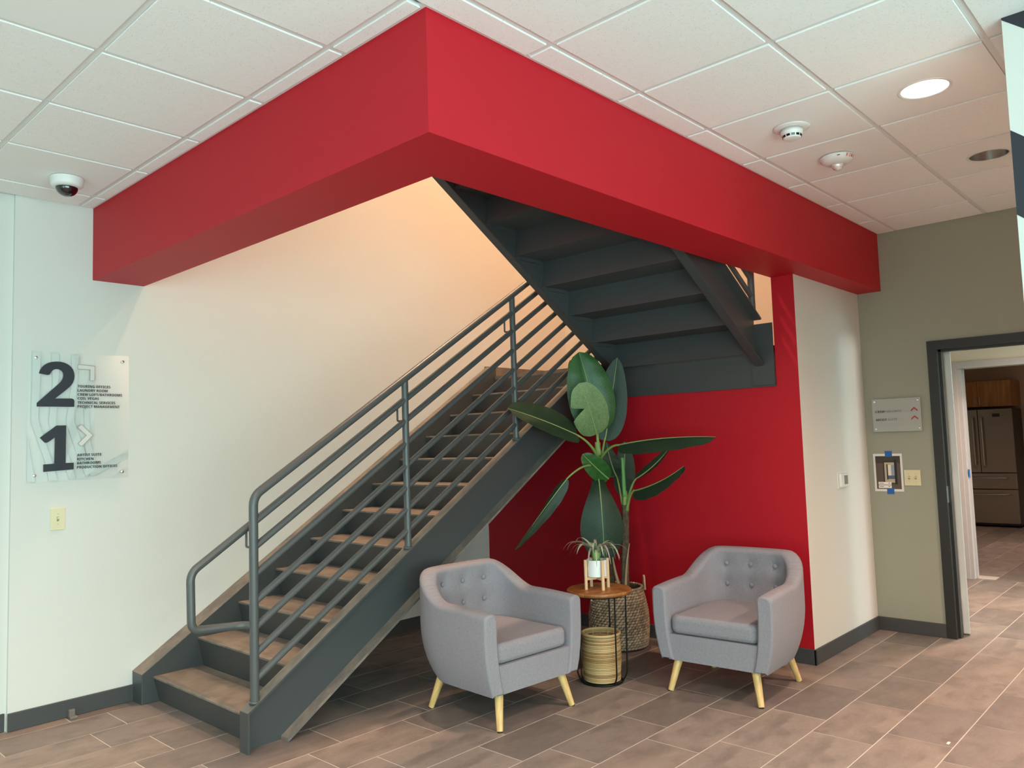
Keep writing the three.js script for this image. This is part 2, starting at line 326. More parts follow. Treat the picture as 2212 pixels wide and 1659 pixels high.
// baseboards
const BB = (n, g, l) => struct(mesh(n, g, M.base), l);
BB('baseboard_left', [bx(XL, XL + 0.014, 0, 0.10, -2.03, -1.345, 0.003), bx(XL - 0.025, XL - 0.011, 0, 0.10, -1.335, SOUTH, 0.003), bx(XL, XL + 0.014, 0, 0.10, ZR, -2.3, 0.003)], 'charcoal baseboard along the sign wall');
BB('baseboard_middle', [bx(XL, XR + 0.014, 0, 0.10, ZR, ZR + 0.014, 0.003)], 'charcoal baseboard under the red wall');
BB('baseboard_side', [bx(XR, XR + 0.014, 0, 0.10, ZG, ZR + 0.014, 0.003)], 'charcoal baseboard of the white return wall');
BB('baseboard_back', [bx(XR, -1.70, 0, 0.10, ZG, ZG + 0.014, 0.003)], 'charcoal baseboard of the sage wall');

// striped column at the right
const col = struct(group('wall_partition'), 'white partition wall end with black diagonal stripes');
mesh('partition_body', bx(-0.559, EAST, 0, CEIL - 0.008, -3.75, -3.37), M.white, col);
{
  // stripes fall to the right; s is their height at the column's left edge
  const slope = -0.86, band = (s0, s1) => {
    const sh = new THREE.Shape(), w = 1.0; sh.moveTo(0, s0); sh.lineTo(w, s0 + slope * w); sh.lineTo(w, s1 + slope * w); sh.lineTo(0, s1); sh.closePath();
    const g = new THREE.ExtrudeGeometry(sh, { depth: 0.0015, bevelEnabled: false }); g.translate(-0.559, 0, -3.37); return g;
  };
  for (const [a, b] of [[2.30, 2.62], [1.60, 1.97], [0.95, 1.28]]) mesh('black_stripe', band(a, b), M.ink, col);
  const sh = new THREE.Shape(); sh.moveTo(0, 3.045); sh.lineTo(0.659, 3.045 + slope * 0.659); sh.lineTo(0.659, 3.055); sh.lineTo(0, 3.055); sh.closePath();
  const g = new THREE.ExtrudeGeometry(sh, { depth: 0.0015, bevelEnabled: false }); g.translate(-0.559, 0, -3.37); mesh('black_stripe', g, M.ink, col);
}

// corridor and kitchen beyond the doorway
W('wall_corridor_left', [bx(-4.1, -4.0, 0, 2.8, -9.05, ZG - 0.14)], M.peach, 'corridor end wall');
W('wall_corridor_right', [bx(1.6, 1.7, 0, 2.8, -9.05, -8.6), bx(1.6, 1.7, 0, 2.8, -7.0, ZG - 0.14), bx(1.6, 1.7, 2.2, 2.8, -8.6, -7.0)], M.peach, 'corridor end wall with a glass door');
{ const w = struct(group('window_3'), 'glass end door of the corridor'); mesh('frame', [bx(1.62, 1.68, 0, 2.2, -8.6, -8.52), bx(1.62, 1.68, 0, 2.2, -7.08, -7.0), bx(1.62, 1.68, 0, 0.1, -8.52, -7.08), bx(1.62, 1.68, 2.12, 2.2, -8.52, -7.08)], M.black, w); mesh('pane', bx(1.646, 1.654, 0.1, 2.12, -8.52, -7.08), M.glass, w); }
W('wall_corridor_back', [bx(-4.0, -2.11, 0, 2.8, -9.19, -9.05), bx(-2.11, -1.2, 2.15, 2.8, -9.19, -9.05), bx(-1.2, 1.6, 0, 2.8, -9.19, -9.05)], M.peach, 'peach corridor wall with the kitchen doorway');
W('ceiling_corridor', [bx(-4.1, 1.7, 2.8, 2.9, -9.19, ZG - 0.14)], M.white, 'corridor ceiling');
W('wall_kitchen', [bx(-4.3, -4.2, 0, 2.7, -14.7, -9.19), bx(0, 0.1, 0, 2.7, -14.7, -9.19), bx(-4.2, 0, 0, 2.7, -14.7, -14.6)], M.peach, 'peach kitchen walls');
W('ceiling_kitchen', [bx(-4.3, 0.1, 2.7, 2.8, -14.7, -9.19)], M.white, 'kitchen ceiling');

// doorway to the corridor: black steel frame and open leaf
{
  const d = struct(group('door_1'), 'black steel door frame with the leaf swung open');
  const x0 = -1.70, x1 = -0.66, f = 0.066, h = 2.175, zf = ZG + 0.012, zb = ZG - 0.15;
  mesh('jamb', [bx(x0, x0 + f, 0, h, zf - 0.02, zf), bx(x0 + 0.03, x0 + f, 0, h - 0.03, zb, zf - 0.02), bx(x0 + f, x0 + f + 0.016, 0, h - f, zb + 0.05, zf - 0.05)], M.black, d);
  mesh('jamb', [bx(x1 - f, x1, 0, h, zf - 0.02, zf), bx(x1 - f, x1 - 0.03, 0, h - 0.03, zb, zf - 0.02), bx(x1 - f - 0.016, x1 - f, 0, h - f, zb + 0.05, zf - 0.05)], M.black, d);
  mesh('head', [bx(x0 + f, x1 - f, h - f, h, zf - 0.02, zf), bx(x0 + f, x1 - f, h - f, h - 0.03, zb, zf - 0.02), bx(x0 + f, x1 - f, h - f - 0.016, h - f, zb + 0.05, zf - 0.05)], M.black, d);
  const leaf = mesh('leaf', bx(0, 0.9, 0.012, h - f - 0.004, -0.022, 0.022, 0.003), std([0.62, 0.66, 0.65], 0.3), d);
  leaf.position.set(x0 + f + 0.026, 0, zb - 0.006); leaf.rotation.y = THREE.MathUtils.degToRad(103.5);
  for (const y of [0.25, 1.08, 1.9]) mesh('hinge', bx(x0 + f, x0 + f + 0.004, y, y + 0.11, zb - 0.0, zb + 0.045), M.brushed, d);
  mesh('strike_plate', bx(x0 + f, x0 + f + 0.003, 0.98, 1.10, zf - 0.045, zf - 0.012), M.brushed, d);
}
{
  const d = struct(group('door_2'), 'pale grey frame of the kitchen doorway');
  const x0 = -2.225, x1 = -1.1, z = -9.05;
  mesh('jamb', [bx(x0, x0 + 0.085, 0, 2.20, z, z + 0.02), bx(x0 + 0.085, x0 + 0.119, 0, 2.17, z - 0.15, z + 0.012), bx(x0 + 0.119, x0 + 0.134, 0, 2.12, z - 0.10, z - 0.05)], M.frameGrey, d);
  mesh('jamb', [bx(x1 - 0.085, x1, 0, 2.20, z, z + 0.02), bx(x1 - 0.115, x1 - 0.085, 0, 2.17, z - 0.15, z + 0.012)], M.frameGrey, d);
  mesh('head', [bx(x0 + 0.085, x1 - 0.085, 2.13, 2.20, z, z + 0.02), bx(x0 + 0.115, x1 - 0.115, 2.13, 2.16, z - 0.15, z + 0.012)], M.frameGrey, d);
}
{
  const w = struct(group('trim_1'), 'small mosaic wainscot on the corridor wall');
  for (let r = 0; r < 24; r++) mesh('mosaic_strip', bx(-3.2, -2.23, 0.11 + r * 0.045, 0.11 + r * 0.045 + 0.04, -9.05, -9.042 + (r % 2) * 0.002), r % 2 ? M.frameGrey : std([0.5, 0.42, 0.38], 0.4), w);
}

// ---------------------------------------------------------------- stairs
const SL = 0.642;                       // rise over run
{
  const t = group('stair_flight');
  tag(t, 'lower steel stair flight with dusty concrete treads rising along the off-white wall', 'stairs');
  const z0 = -2.035, top = (z) => 0.201 + SL * (z0 - z), bot = (z) => top(z) - 0.345;
  const zt = -5.17, zb = z0 - (0.345 - 0.201) / SL; // where the lower edge meets the floor
  // outer stringer: web, top flange, bottom flange, end plate
  const fl = 0.012;
  const outer = [
    slabZY([[z0, 0], [zb, 0], [zt, bot(zt)], [zt, top(zt)], [z0, top(z0)]], -3.846, -3.836),
    slabZY([[z0, top(z0) - fl], [zt, top(zt) - fl], [zt, top(zt)], [z0, top(z0)]], -3.836, -3.77),
    slabZY([[z0 + 0.0015, 0], [z0 - 0.010, 0], [z0 - 0.010, top(z0)], [z0 + 0.0015, top(z0)]], -3.8475, -3.7685),
  ];
  mesh('stringer', outer, M.steel, t);
  mesh('top_flange', slabZY([[z0, top(z0)], [zt, top(zt)], [zt, top(zt) + 0.002], [z0, top(z0) + 0.002]], -3.846, -3.77), M.dustLitSteel, t);
  mesh('bottom_flange', slabZY([[zb - 0.001, 0.0005], [zb + 0.0, 0.017], [zt, bot(zt) + 0.017], [zt, bot(zt)]], -3.836, -3.764), M.dustLitSteel, t);  // pale tone carries dust and the lamplit band painted into the colour
  // stringer against the wall
  const zw = -2.017, tw = (z) => 0.178 + SL * (zw - z), zwb = zw - (0.345 - 0.178) / SL;
  mesh('stringer', slabZY([[zw, 0], [zwb, 0], [-5.2, tw(-5.2) - 0.345], [-5.2, tw(-5.2)], [zw, tw(zw)]], XL + 0.003, -5.02, 0.004), M.steel, t);
  mesh('top_flange', slabZY([[zw, tw(zw)], [-5.2, tw(-5.2)], [-5.2, tw(-5.2) + 0.003], [zw, tw(zw) + 0.003]], XL + 0.003, -5.018), M.dustLitSteel, t);
  for (let k = 0; k < 11; k++) {
    const z = -2.087 - 0.28 * k, y = 0.155 + 0.1797 * k, zn = z - 0.28;
    const s = group('step', [0, 0, 0], 0, t);
    mesh('tread', bx(-5.02, -3.846, y - 0.045, y, zn - 0.034, z - 0.039), M.tread, s);
    mesh('nosing', bx(-5.02, -3.846, y - 0.012, y + 0.0015, z - 0.040, z, 0.003), M.dustLitSteel, s);
    const yb = k ? y - 0.1797 : 0;
    mesh('riser', slabZY([[z - 0.003, y - 0.010], [z - 0.009, y - 0.010], [z - 0.042, yb], [z - 0.036, yb]], -5.02, -3.846), M.steel, s);
    mesh('pan', slabZY([[z - 0.04, y - 0.05], [zn - 0.036, y - 0.05], [zn - 0.036, y - 0.046], [z - 0.04, y - 0.046]], -5.02, -3.846), M.steel, s);
  }
  const zk = -2.087 - 0.28 * 11;
  mesh('riser', slabZY([[zk - 0.002, 2.10], [zk - 0.008, 2.10], [zk - 0.02, 1.952], [zk - 0.014, 1.952]], -5.02, -3.846), M.steel, t);
  rebase(t, [-4.47, 0, -3.6]);
}
{
  const t = group('stair_landing');
  tag(t, 'stair landing edged with a dark steel channel above the red wall', 'landing');
  mesh('deck', bx(XL + 0.003, -2.337, 2.07, 2.132, ZG, ZR + 0.01), M.tread, t);
  mesh('edge_channel', [bx(-3.83, -2.337, 1.85, 2.132, ZR - 0.002, ZR + 0.012), bx(-3.83, -2.337, 1.85, 1.862, ZR - 0.06, ZR)], M.steel, t);
  mesh('joist', bx(XL + 0.003, -2.337, 1.852, 2.07, ZR - 0.3, ZR - 0.19), M.steel, t);
  mesh('toe_board', [bx(XL + 0.003, XL + 0.015, 2.132, 2.235, ZG, ZR), bx(XL + 0.015, -2.337, 2.132, 2.235, ZG, ZG + 0.015)], M.dustLitSteel, t);
  mesh('end_angle', bx(-2.50, -2.337, 1.862, 2.29, ZR + 0.012, ZR + 0.022), M.steel, t);
  rebase(t, [-3.75, 1.85, -5.8]);
}
{
  const t = group('stair_flight');
  tag(t, 'upper dark steel stair flight seen from below behind the red soffit', 'stairs');
  const bot = (z) => 2.106 + SL * (z + 4.993), top = (z) => bot(z) + 0.335, za = -5.165, ze = -2.25;
  const str = (x, s) => [
    slabZY([[za, Math.max(bot(za), 2.0)], [ze, bot(ze)], [ze, top(ze)], [za, top(za)]], x - 0.005, x + 0.005),
    slabZY([[za, bot(za)], [ze, bot(ze)], [ze, bot(ze) + 0.013], [za, bot(za) + 0.013]], s < 0 ? x - 0.062 : x, s < 0 ? x : x + 0.062),
    slabZY([[za, top(za) - 0.013], [ze, top(ze) - 0.013], [ze, top(ze)], [za, top(za)]], s < 0 ? x - 0.062 : x, s < 0 ? x : x + 0.062),
  ];
  mesh('stringer', str(-3.60, -1), M.steel, t);
  mesh('stringer', str(-2.47, 1), M.steel, t);
  for (let k = 0; k < 10; k++) {
    const z = -5.10 + 0.28 * k, y = 2.312 + 0.18 * k, s = group('step', [0, 0, 0], 0, t);
    mesh('tread', bx(-3.595, -2.475, y - 0.042, y, z + 0.02, z + 0.30), M.tread, s);
    mesh('pan', bx(-3.595, -2.475, y - 0.05, y - 0.042, z, z + 0.309), M.steel, s);
    mesh('riser', slabZY([[z, y], [z + 0.006, y], [z + 0.038, y - 0.18 - 0.055], [z + 0.032, y - 0.18 - 0.055]], -3.595, -2.475), M.steel, s);
    for (const x of [-3.588, -2.482]) mesh('weld_bracket', bx(x - 0.006, x + 0.006, y - 0.075, y - 0.05, z + 0.05, z + 0.26), M.steel, s);
  }
  rebase(t, [-3.05, 2.132, -3.7]);
}
// railing of the lower flight with the inner handrail
{
  const t = group('stair_railing');
  tag(t, 'dark grey pipe railing with sloping bars on the open side of the lower flight', 'railing');
  const x = -3.80, rt = (z) => 1.272 + SL * (-2.09 - z), st = (z) => 0.201 + SL * (-2.035 - z);
  const posts = [-2.09, -3.115, -4.12, -5.11];
  mesh('top_rail', bar([[x, st(posts[0]), posts[0]], [x, rt(posts[0]) + 0.01, posts[0]], [x, rt(-5.14), -5.14]], 0.0235, 0.05, 16), M.rail, t);
  for (const z of posts.slice(1)) mesh('post', bar([[x, st(z), z], [x, rt(z), z]], 0.021, 0, 16), M.rail, t);
  for (const z of posts) mesh('base_weld', bar([[x, st(z) - 0.004, z], [x, st(z) + 0.012, z]], 0.028, 0, 16), M.rail, t);
  for (const v of [1.160, 1.030, 0.890, 0.752, 0.620, 0.490, 0.360]) mesh('sloping_bar', bar([[x, v + SL * (posts[0] - posts[0]) - 0.012, posts[0]], [x, v - 0.012 + SL * (posts[0] - posts[3]), posts[3]]], 0.0185, 0, 14), M.rail, t);
  const xh = -3.885, hr = (z) => 1.118 + SL * (-2.1 - z);
  mesh('handrail', bar([[x, 0.622, -2.09], [xh + 0.02, 0.622, -2.06], [xh, 0.640, -1.80], [xh, hr(-1.795), -1.795], [xh, hr(-5.13), -5.13]], 0.0205, 0.045, 14), M.rail, t);
  for (const z of posts.slice(0, 3)) mesh('bracket', bar([[xh, hr(z - 0.01) - 0.018, z - 0.005], [xh, hr(z) - 0.095, z - 0.005], [x, hr(z) - 0.095, z - 0.005]], 0.0062, 0.012, 8), M.rail, t);
  rebase(t, [x, 0.2, -3.6]);
}
// railings of the upper flight
for (const [x, label] of [[-2.44, 'dark pipe railing on the wall side of the upper stair flight'], [-3.63, 'dark pipe railing on the open side of the upper stair flight']]) {
  const t = group('stair_railing'); tag(t, label, 'railing');
  const st = (z) => 2.441 + SL * (z + 4.993), posts = [-5.10, -4.1, -3.1, -2.3];
  mesh('top_rail', bar([[x, st(posts[0]), posts[0]], [x, st(posts[0]) + 1.0, posts[0]], [x, st(posts[3]) + 1.0, posts[3]]], 0.0235, 0.05, 12), M.rail, t);
  for (const z of posts.slice(1)) mesh('post', bar([[x, st(z), z], [x, st(z) + 1.0, z]], 0.021, 0, 12), M.rail, t);
  for (let i = 0; i < 7; i++) mesh('sloping_bar', bar([[x, st(posts[0]) + 0.1 + i * 0.125, posts[0]], [x, st(posts[3]) + 0.1 + i * 0.125, posts[3]]], 0.0175, 0, 10), M.rail, t);
  rebase(t, [x, 2.4, -3.7]);
}
tag(mesh('paper_scrap', bx(-3.905, -3.85, 0.156, 0.204, -2.12, -2.115), std([0.80, 0.66, 0.60], 0.9)), 'small pinkish paper scrap on the lowest step beside the railing post', 'paper');

// ---------------------------------------------------------------- armchairs
function makeChair() {
  const root = new THREE.Group();
  const A = 0.378, ZF = 0.297, ZC = -0.05, ZB = -0.420, N = 64;
  // plan of the outer shell, front left -> back -> front right, as arc-length samples
  const plan = []; {
    const raw = [];
    for (let i = 0; i <= 20; i++) raw.push([-A, ZF + (ZC - ZF) * (i / 20)]);
    const e = 3.2;
    for (let i = 1; i < 60; i++) { const a = Math.PI + (Math.PI * i) / 60, c = Math.cos(a), s = Math.sin(a); raw.push([A * Math.sign(c) * Math.abs(c) ** (2 / e), ZC - (ZC - ZB) * Math.abs(s) ** (2 / e)]); }
    for (let i = 0; i <= 20; i++) raw.push([A, ZC + (ZF - ZC) * (i / 20)]);
    const L = [0]; for (let i = 1; i < raw.length; i++) L.push(L[i - 1] + Math.hypot(raw[i][0] - raw[i - 1][0], raw[i][1] - raw[i - 1][1]));
    let j = 0; for (let i = 0; i <= N; i++) { const s = (L[L.length - 1] * i) / N; while (j < L.length - 2 && L[j + 1] < s) j++; const f = (s - L[j]) / (L[j + 1] - L[j] || 1); plan.push([raw[j][0] + (raw[j + 1][0] - raw[j][0]) * f, raw[j][1] + (raw[j + 1][1] - raw[j][1]) * f]); }
  }
  const nrm = plan.map((p, i) => { const a = plan[Math.max(0, i - 1)], b = plan[Math.min(N, i + 1)], dx = b[0] - a[0], dz = b[1] - a[1], l = Math.hypot(dx, dz); return [-dz / l, dx / l]; }).map(([a, b], i) => { const p = plan[i]; return a * p[0] + b * (p[1] - 0.1) > 0 ? [-a, -b] : [a, b]; }); // inward
  const sm = (a, b, t) => { t = Math.max(0, Math.min(1, (t - a) / (b - a))); return t * t * (3 - 2 * t); };
  const U = (i) => 1 - Math.abs(i / N - 0.5) * 2;                 // 0 at the arm fronts, 1 at the back
  const H = (i) => 0.617 + 0.012 * Math.sin(Math.min(1, U(i) * 3) * 1.6) + 0.158 * sm(0.36, 0.74, U(i));
  const th = (i) => 0.092 + 0.02 * sm(0.4, 0.9, U(i));
  const taper = (y) => 1 - sm(0, 1, (0.52 - y) / 0.36) * 1;       // 0 at the bottom, 1 high up
  const warp = (x, y, z) => { const k = Math.sqrt(Math.max(0, Math.min(1, (y - 0.17) / 0.33))), q = k * k * (3 - 2 * k); const fx = 0.85 + 0.15 * q, fz = 0.82 + 0.18 * q; return [x * fx, y, ZF - (ZF - z) * fz]; };
  const Y0 = 0.185, YI = 0.325;
  const buttons = []; for (const y of [0.685, 0.555]) for (const x of [-0.16, 0, 0.16]) buttons.push([x, y]);
  const inner = (i, y) => { const p = plan[i], n = nrm[i], t = th(i) + 0.02 * sm(0.62, 0.36, y) * U(i); return [p[0] + n[0] * t, p[1] + n[1] * t]; };
  const dent = (x, y) => { let d = 0; for (const [bx_, by] of buttons) { const r2 = ((x - bx_) ** 2 + (y - by) ** 2) / 0.0011; d += 0.016 * Math.exp(-r2); } for (const bx_ of [-0.16, 0, 0.16]) d += 0.006 * Math.exp(-((x - bx_) ** 2) / 0.0003) * sm(0.38, 0.5, y) * sm(0.78, 0.7, y); return d; };
  function ring(i, c) { // closed section from outer bottom over the top to inner bottom; c shrinks it for the rounded arm front
    const p = plan[i], n = nrm[i], h = H(i) - c, t = th(i), out = [], R = 0.034;
    for (let k = 0; k <= 14; k++) { const y = Y0 + c + (h - R - Y0 - c) * (k / 14); out.push([...[p[0] + n[0] * c, p[1] + n[1] * c], y]); }
    for (let k = 1; k < 6; k++) { const a = (k / 6) * Math.PI / 2; out.push([p[0] + n[0] * (c + R - R * Math.cos(a)), p[1] + n[1] * (c + R - R * Math.cos(a)), h - R + R * Math.sin(a)]); }
    out.push([p[0] + n[0] * (c + t) / 2, p[1] + n[1] * (c + t) / 2, h + 0.002]);
    for (let k = 5; k > 0; k--) { const a = (k / 6) * Math.PI / 2, o = t - c - R + R * Math.cos(a); out.push([p[0] + n[0] * o, p[1] + n[1] * o, h - R + R * Math.sin(a)]); }
    for (let k = 0; k <= 20; k++) { const y = h - R + (YI - h + R) * (k / 20), q = inner(i, y), dd = U(i) > 0.62 ? dent(q[0], y) : 0; out.push([q[0] - n[0] * (c + dd), q[1] - n[1] * (c + dd), y]); }
    for (let k = 1; k <= 5; k++) { const y = YI + (Y0 + c - YI) * (k / 5), q = inner(i, YI); out.push([q[0] - n[0] * c, q[1] - n[1] * c, y]); }
    return out.map(([x, z, y]) => warp(x, y, z));
  }
  const rings = [];
  const fwd = (r, dz) => r.map(([x, y, z]) => [x, y, z + dz]);
  rings.push(fwd(ring(0, 0.012), 0.012), fwd(ring(0, 0.0036), 0.0084));
  for (let i = 0; i <= N; i++) rings.push(ring(i, 0));
  rings.push(fwd(ring(N, 0.0036), 0.0084), fwd(ring(N, 0.012), 0.012));
  const K = rings[0].length, pos = [], uv = [], idx = [];
  rings.forEach((r, i) => r.forEach((p, k) => { pos.push(...p); uv.push(i * 0.03, (k < 15 ? p[1] : 1.4 - p[1])); }));
  for (let i = 0; i < rings.length - 1; i++) for (let k = 0; k < K - 1; k++) { const a = i * K + k, b = a + K; idx.push(a, b, a + 1, b, b + 1, a + 1); }
  const g = new THREE.BufferGeometry(); g.setAttribute('position', new THREE.Float32BufferAttribute(pos, 3)); g.setAttribute('uv', new THREE.Float32BufferAttribute(uv, 2)); g.setIndex(idx); g.computeVertexNormals();
  const shell = [g.toNonIndexed()];
  for (const r of [rings[0], rings[rings.length - 1]]) { // arm front faces
    const P = [], T = []; let cx = 0, cy = 0;
    const poly = r.map((p) => new THREE.Vector2(p[0], p[1])), tri = THREE.ShapeUtils.triangulateShape(poly, []);
    for (const t of tri) for (const k of t) { P.push(...r[k]); T.push(r[k][0], r[k][1]); }
    const c = new THREE.BufferGeometry(); c.setAttribute('position', new THREE.Float32BufferAttribute(P, 3)); c.setAttribute('uv', new THREE.Float32BufferAttribute(T, 2)); c.computeVertexNormals(); shell.push(c);
  }
  mesh('shell', shell, M.fabric, root);
  // seat box between the arms
  {
    const P = [], T = [], id = [], ys = [0.185, 0.22, 0.27, 0.335], loop = [];
    for (let i = 0; i <= N; i += 2) loop.push(i);
    const zfr = ZF - 0.004;
    for (const y of ys) { for (const i of loop) { const p = plan[i], n = nrm[i]; const w = warp(p[0] + n[0] * 0.05, y, Math.min(zfr, p[1] + n[1] * 0.05)); P.push(...w); T.push(w[0] + w[2], y); } }
    const K2 = loop.length;
    for (let j = 0; j < ys.length - 1; j++) for (let k = 0; k < K2; k++) { const a = j * K2 + k, b = j * K2 + ((k + 1) % K2); id.push(a, a + K2, b, b, a + K2, b + K2); }
    for (const j of [0, ys.length - 1]) { const c = P.length / 3; P.push(0, ys[j], 0); T.push(0, 0); for (let k = 0; k < K2; k++) id.push(c, j * K2 + k, j * K2 + ((k + 1) % K2)); }
    const b = new THREE.BufferGeometry(); b.setAttribute('position', new THREE.Float32BufferAttribute(P, 3)); b.setAttribute('uv', new THREE.Float32BufferAttribute(T, 2)); b.setIndex(id); const bn = b.toNonIndexed(); bn.computeVertexNormals();
    mesh('seat_box', metreUV(bn), M.fabric, root);
  }
  // loose cushion, crowned
  {
    const s = new THREE.Shape(), w = 0.252, zf = ZF - 0.035, pts = [];
    for (let i = 0; i <= N; i++) { const p = plan[i], n = nrm[i]; let x = p[0] + n[0] * 0.135, z = p[1] + n[1] * 0.135; if (z < zf - 0.02) pts.push([x * 0.985, z]); }
    s.moveTo(-w + 0.03, -zf); s.lineTo(w - 0.03, -zf); s.quadraticCurveTo(w, -zf, w, -zf + 0.03);
    pts.reverse(); for (const [x, z] of pts) s.lineTo(x, -z); s.lineTo(-w, -zf + 0.03); s.quadraticCurveTo(-w, -zf, -w + 0.03, -zf);
    let c = new THREE.ExtrudeGeometry(s, { depth: 0.034, bevelEnabled: true, bevelSize: 0.026, bevelThickness: 0.034, bevelSegments: 6, curveSegments: 10, steps: 1 });
    c.rotateX(-Math.PI / 2); c.translate(0, 0.372, 0);
    // finer top so that it can be crowned
    const top = [], R = 14; const zmin = -0.2;
    const p = c.attributes.position; for (let i = 0; i < p.count; i++) { const x = p.getX(i), y = p.getY(i), z = p.getZ(i); if (y > 0.37) p.setY(i, y + 0.018 * Math.max(0, 1 - (x / 0.29) ** 2)); }
    c.computeVertexNormals();
    mesh('cushion', metreUV(c), M.fabric, root);
  }
  for (const [x, y] of buttons) {
    let best = 0, bd = 9; for (let i = 0; i <= N; i++) if (U(i) > 0.6) { const q = inner(i, y); const d = Math.abs(q[0] - x); if (d < bd) { bd = d; best = i; } }
    const q = inner(best, y), n = nrm[best], w = warp(q[0] - n[0] * 0.009, y, q[1] - n[1] * 0.009);
    const b = new THREE.SphereGeometry(0.0145, 14, 10); b.scale(1, 1, 0.55); const m = mesh('button', b, M.fabric, root); m.position.set(...w); m.rotation.y = Math.atan2(n[0], n[1]);
  }
  for (const [sx, sz] of [[-1, 1], [1, 1], [-1, -1], [1, -1]]) {
    const l = sweep([V(sx * 0.236, 0.205, sz > 0 ? 0.245 : -0.235), V(sx * 0.281, 0.004, sz > 0 ? 0.296 : -0.296)], (t) => 0.0255 - 0.0085 * t, 16);
    const leg = mesh('leg', l, M.legWood, root);
    mesh('foot_pad', cyl(0.0145, 0.0145, 0.005, 14).translate(sx * 0.282, 0, sz > 0 ? 0.297 : -0.297), M.black, leg);
  }
  return root;
}
{
  const a = makeChair(); a.name = numbered('armchair'); scene.add(a); a.position.set(-3.265, 0, -3.341); a.rotation.y = THREE.MathUtils.degToRad(86.3);
  tag(a, 'grey tufted barrel armchair standing nearest the stairs', 'armchair', 'grey tufted armchairs');
  const b = a.clone(); b.name = numbered('armchair'); scene.add(b); b.position.set(-2.385, 0, -4.487); b.rotation.y = THREE.MathUtils.degToRad(3.4);
  tag(b, 'grey tufted barrel armchair at the right end of the red wall', 'armchair', 'grey tufted armchairs');
}

// ---------------------------------------------------------------- side table with its baskets and pot
const TC = [-3.088, -4.082];
{
  const t = group('side_table', [TC[0], 0, TC[1]]); tag(t, 'round wooden side table on a black wire frame between the armchairs', 'table');
  const top = lathe([[0, 0.548], [0.192, 0.548], [0.203, 0.553], [0.207, 0.562], [0.205, 0.572], [0.198, 0.577], [0, 0.577]], 56);
  mesh('table_top', metreUV(flat(top)), M.tableWood, t);
  const ring = (r, y, w) => { const g = new THREE.TorusGeometry(r, w, 8, 56); g.rotateX(Math.PI / 2); g.translate(0, y, 0); return g; };
  mesh('top_ring', ring(0.165, 0.543, 0.0055), M.wire, t);
  mesh('base_ring', ring(0.128, 0.0055, 0.0055), M.wire, t);
  // rods curve in to the base ring
  for (const deg of [172, 150, -62, 62, 12]) {
    const a = THREE.MathUtils.degToRad(deg), right = V(0.731, 0, -0.682), toCam = V(0.682, 0, 0.731);
    const d = right.clone().multiplyScalar(Math.cos(a)).addScaledVector(toCam, Math.sin(a));
    const P = (r, y) => V(d.x * r, y, d.z * r);
    mesh('rod', bar([P(0.165, 0.545), P(0.158, 0.05), P(0.128, 0.006)], 0.005, 0.03, 8), M.wire, t);
  }
}
{
  const t = group('rattan_basket', [TC[0], 0.0, TC[1]]); tag(t, 'small honey-coloured rattan basket standing inside the side table frame', 'basket');
  const mats = [std([0.44, 0.28, 0.12], 0.55), std([0.32, 0.18, 0.07], 0.55), std([0.52, 0.36, 0.175], 0.55)];
  const n = 27, y0 = 0.014, hh = 0.282;
  for (let k = 0; k < n; k++) {
    const y = y0 + (k + 0.5) * (hh / n), g = new THREE.TorusGeometry(0.116 - 0.004 * Math.cos((k / n) * 6), hh / n * 0.56, 7, 44); g.rotateX(Math.PI / 2); g.translate(0, y, 0);
    mesh('rattan_coil', g, mats[k === 12 || k === 13 || k === 22 ? 1 : hash(k, 3, 5) > 0.75 ? 1 : hash(k, 7, 5) > 0.5 ? 2 : 0], t);
  }
  const rim = new THREE.TorusGeometry(0.119, 0.0085, 8, 44); rim.rotateX(Math.PI / 2); rim.translate(0, y0 + hh + 0.004, 0); mesh('rim', rim, mats[2], t);
  mesh('bottom', cyl(0.112, 0.112, 0.01, 36, 0.013), mats[1], t);
  for (let k = 0; k < 14; k++) { const a = (k / 14) * Math.PI * 2; mesh('stake', bar([[Math.cos(a) * 0.107, 0.02, Math.sin(a) * 0.107], [Math.cos(a) * 0.108, y0 + hh, Math.sin(a) * 0.108]], 0.0035, 0, 6), mats[2], t); }
}
// pot on a dowel stand with an air plant
const PC = [TC[0] - 0.005, TC[1] + 0.01], PY = 0.577;
{
  const t = group('plant_stand', [PC[0], PY, PC[1]], 0.35); tag(t, 'little pale wooden dowel stand on the side table', 'plant stand');
  for (let k = 0; k < 4; k++) { const a = Math.PI / 4 + (k * Math.PI) / 2; mesh('leg', cyl(0.0105, 0.0105, 0.185, 14).translate(Math.cos(a) * 0.079, 0, Math.sin(a) * 0.079), M.dowel, t); }
  const b = bx(-0.078, 0.078, 0.058, 0.076, -0.006, 0.006); const c = b.clone(); b.rotateY(Math.PI / 4); c.rotateY(-Math.PI / 4); mesh('crossbar', b, M.dowel, t); mesh('crossbar', c, M.dowel, t);
}
{
  const t = group('planter_pot', [PC[0], PY + 0.0765, PC[1]]); tag(t, 'white ceramic cylinder pot held in the dowel stand', 'pot');
  mesh('pot', lathe([[0, 0], [0.060, 0], [0.064, 0.004], [0.0655, 0.104], [0.064, 0.106], [0.060, 0.104], [0.058, 0.02], [0, 0.02]], 44), std([0.82, 0.83, 0.82], 0.22), t);
  mesh('soil', cyl(0.059, 0.059, 0.01, 28, 0.082), std([0.03, 0.022, 0.016], 0.95), t);
}
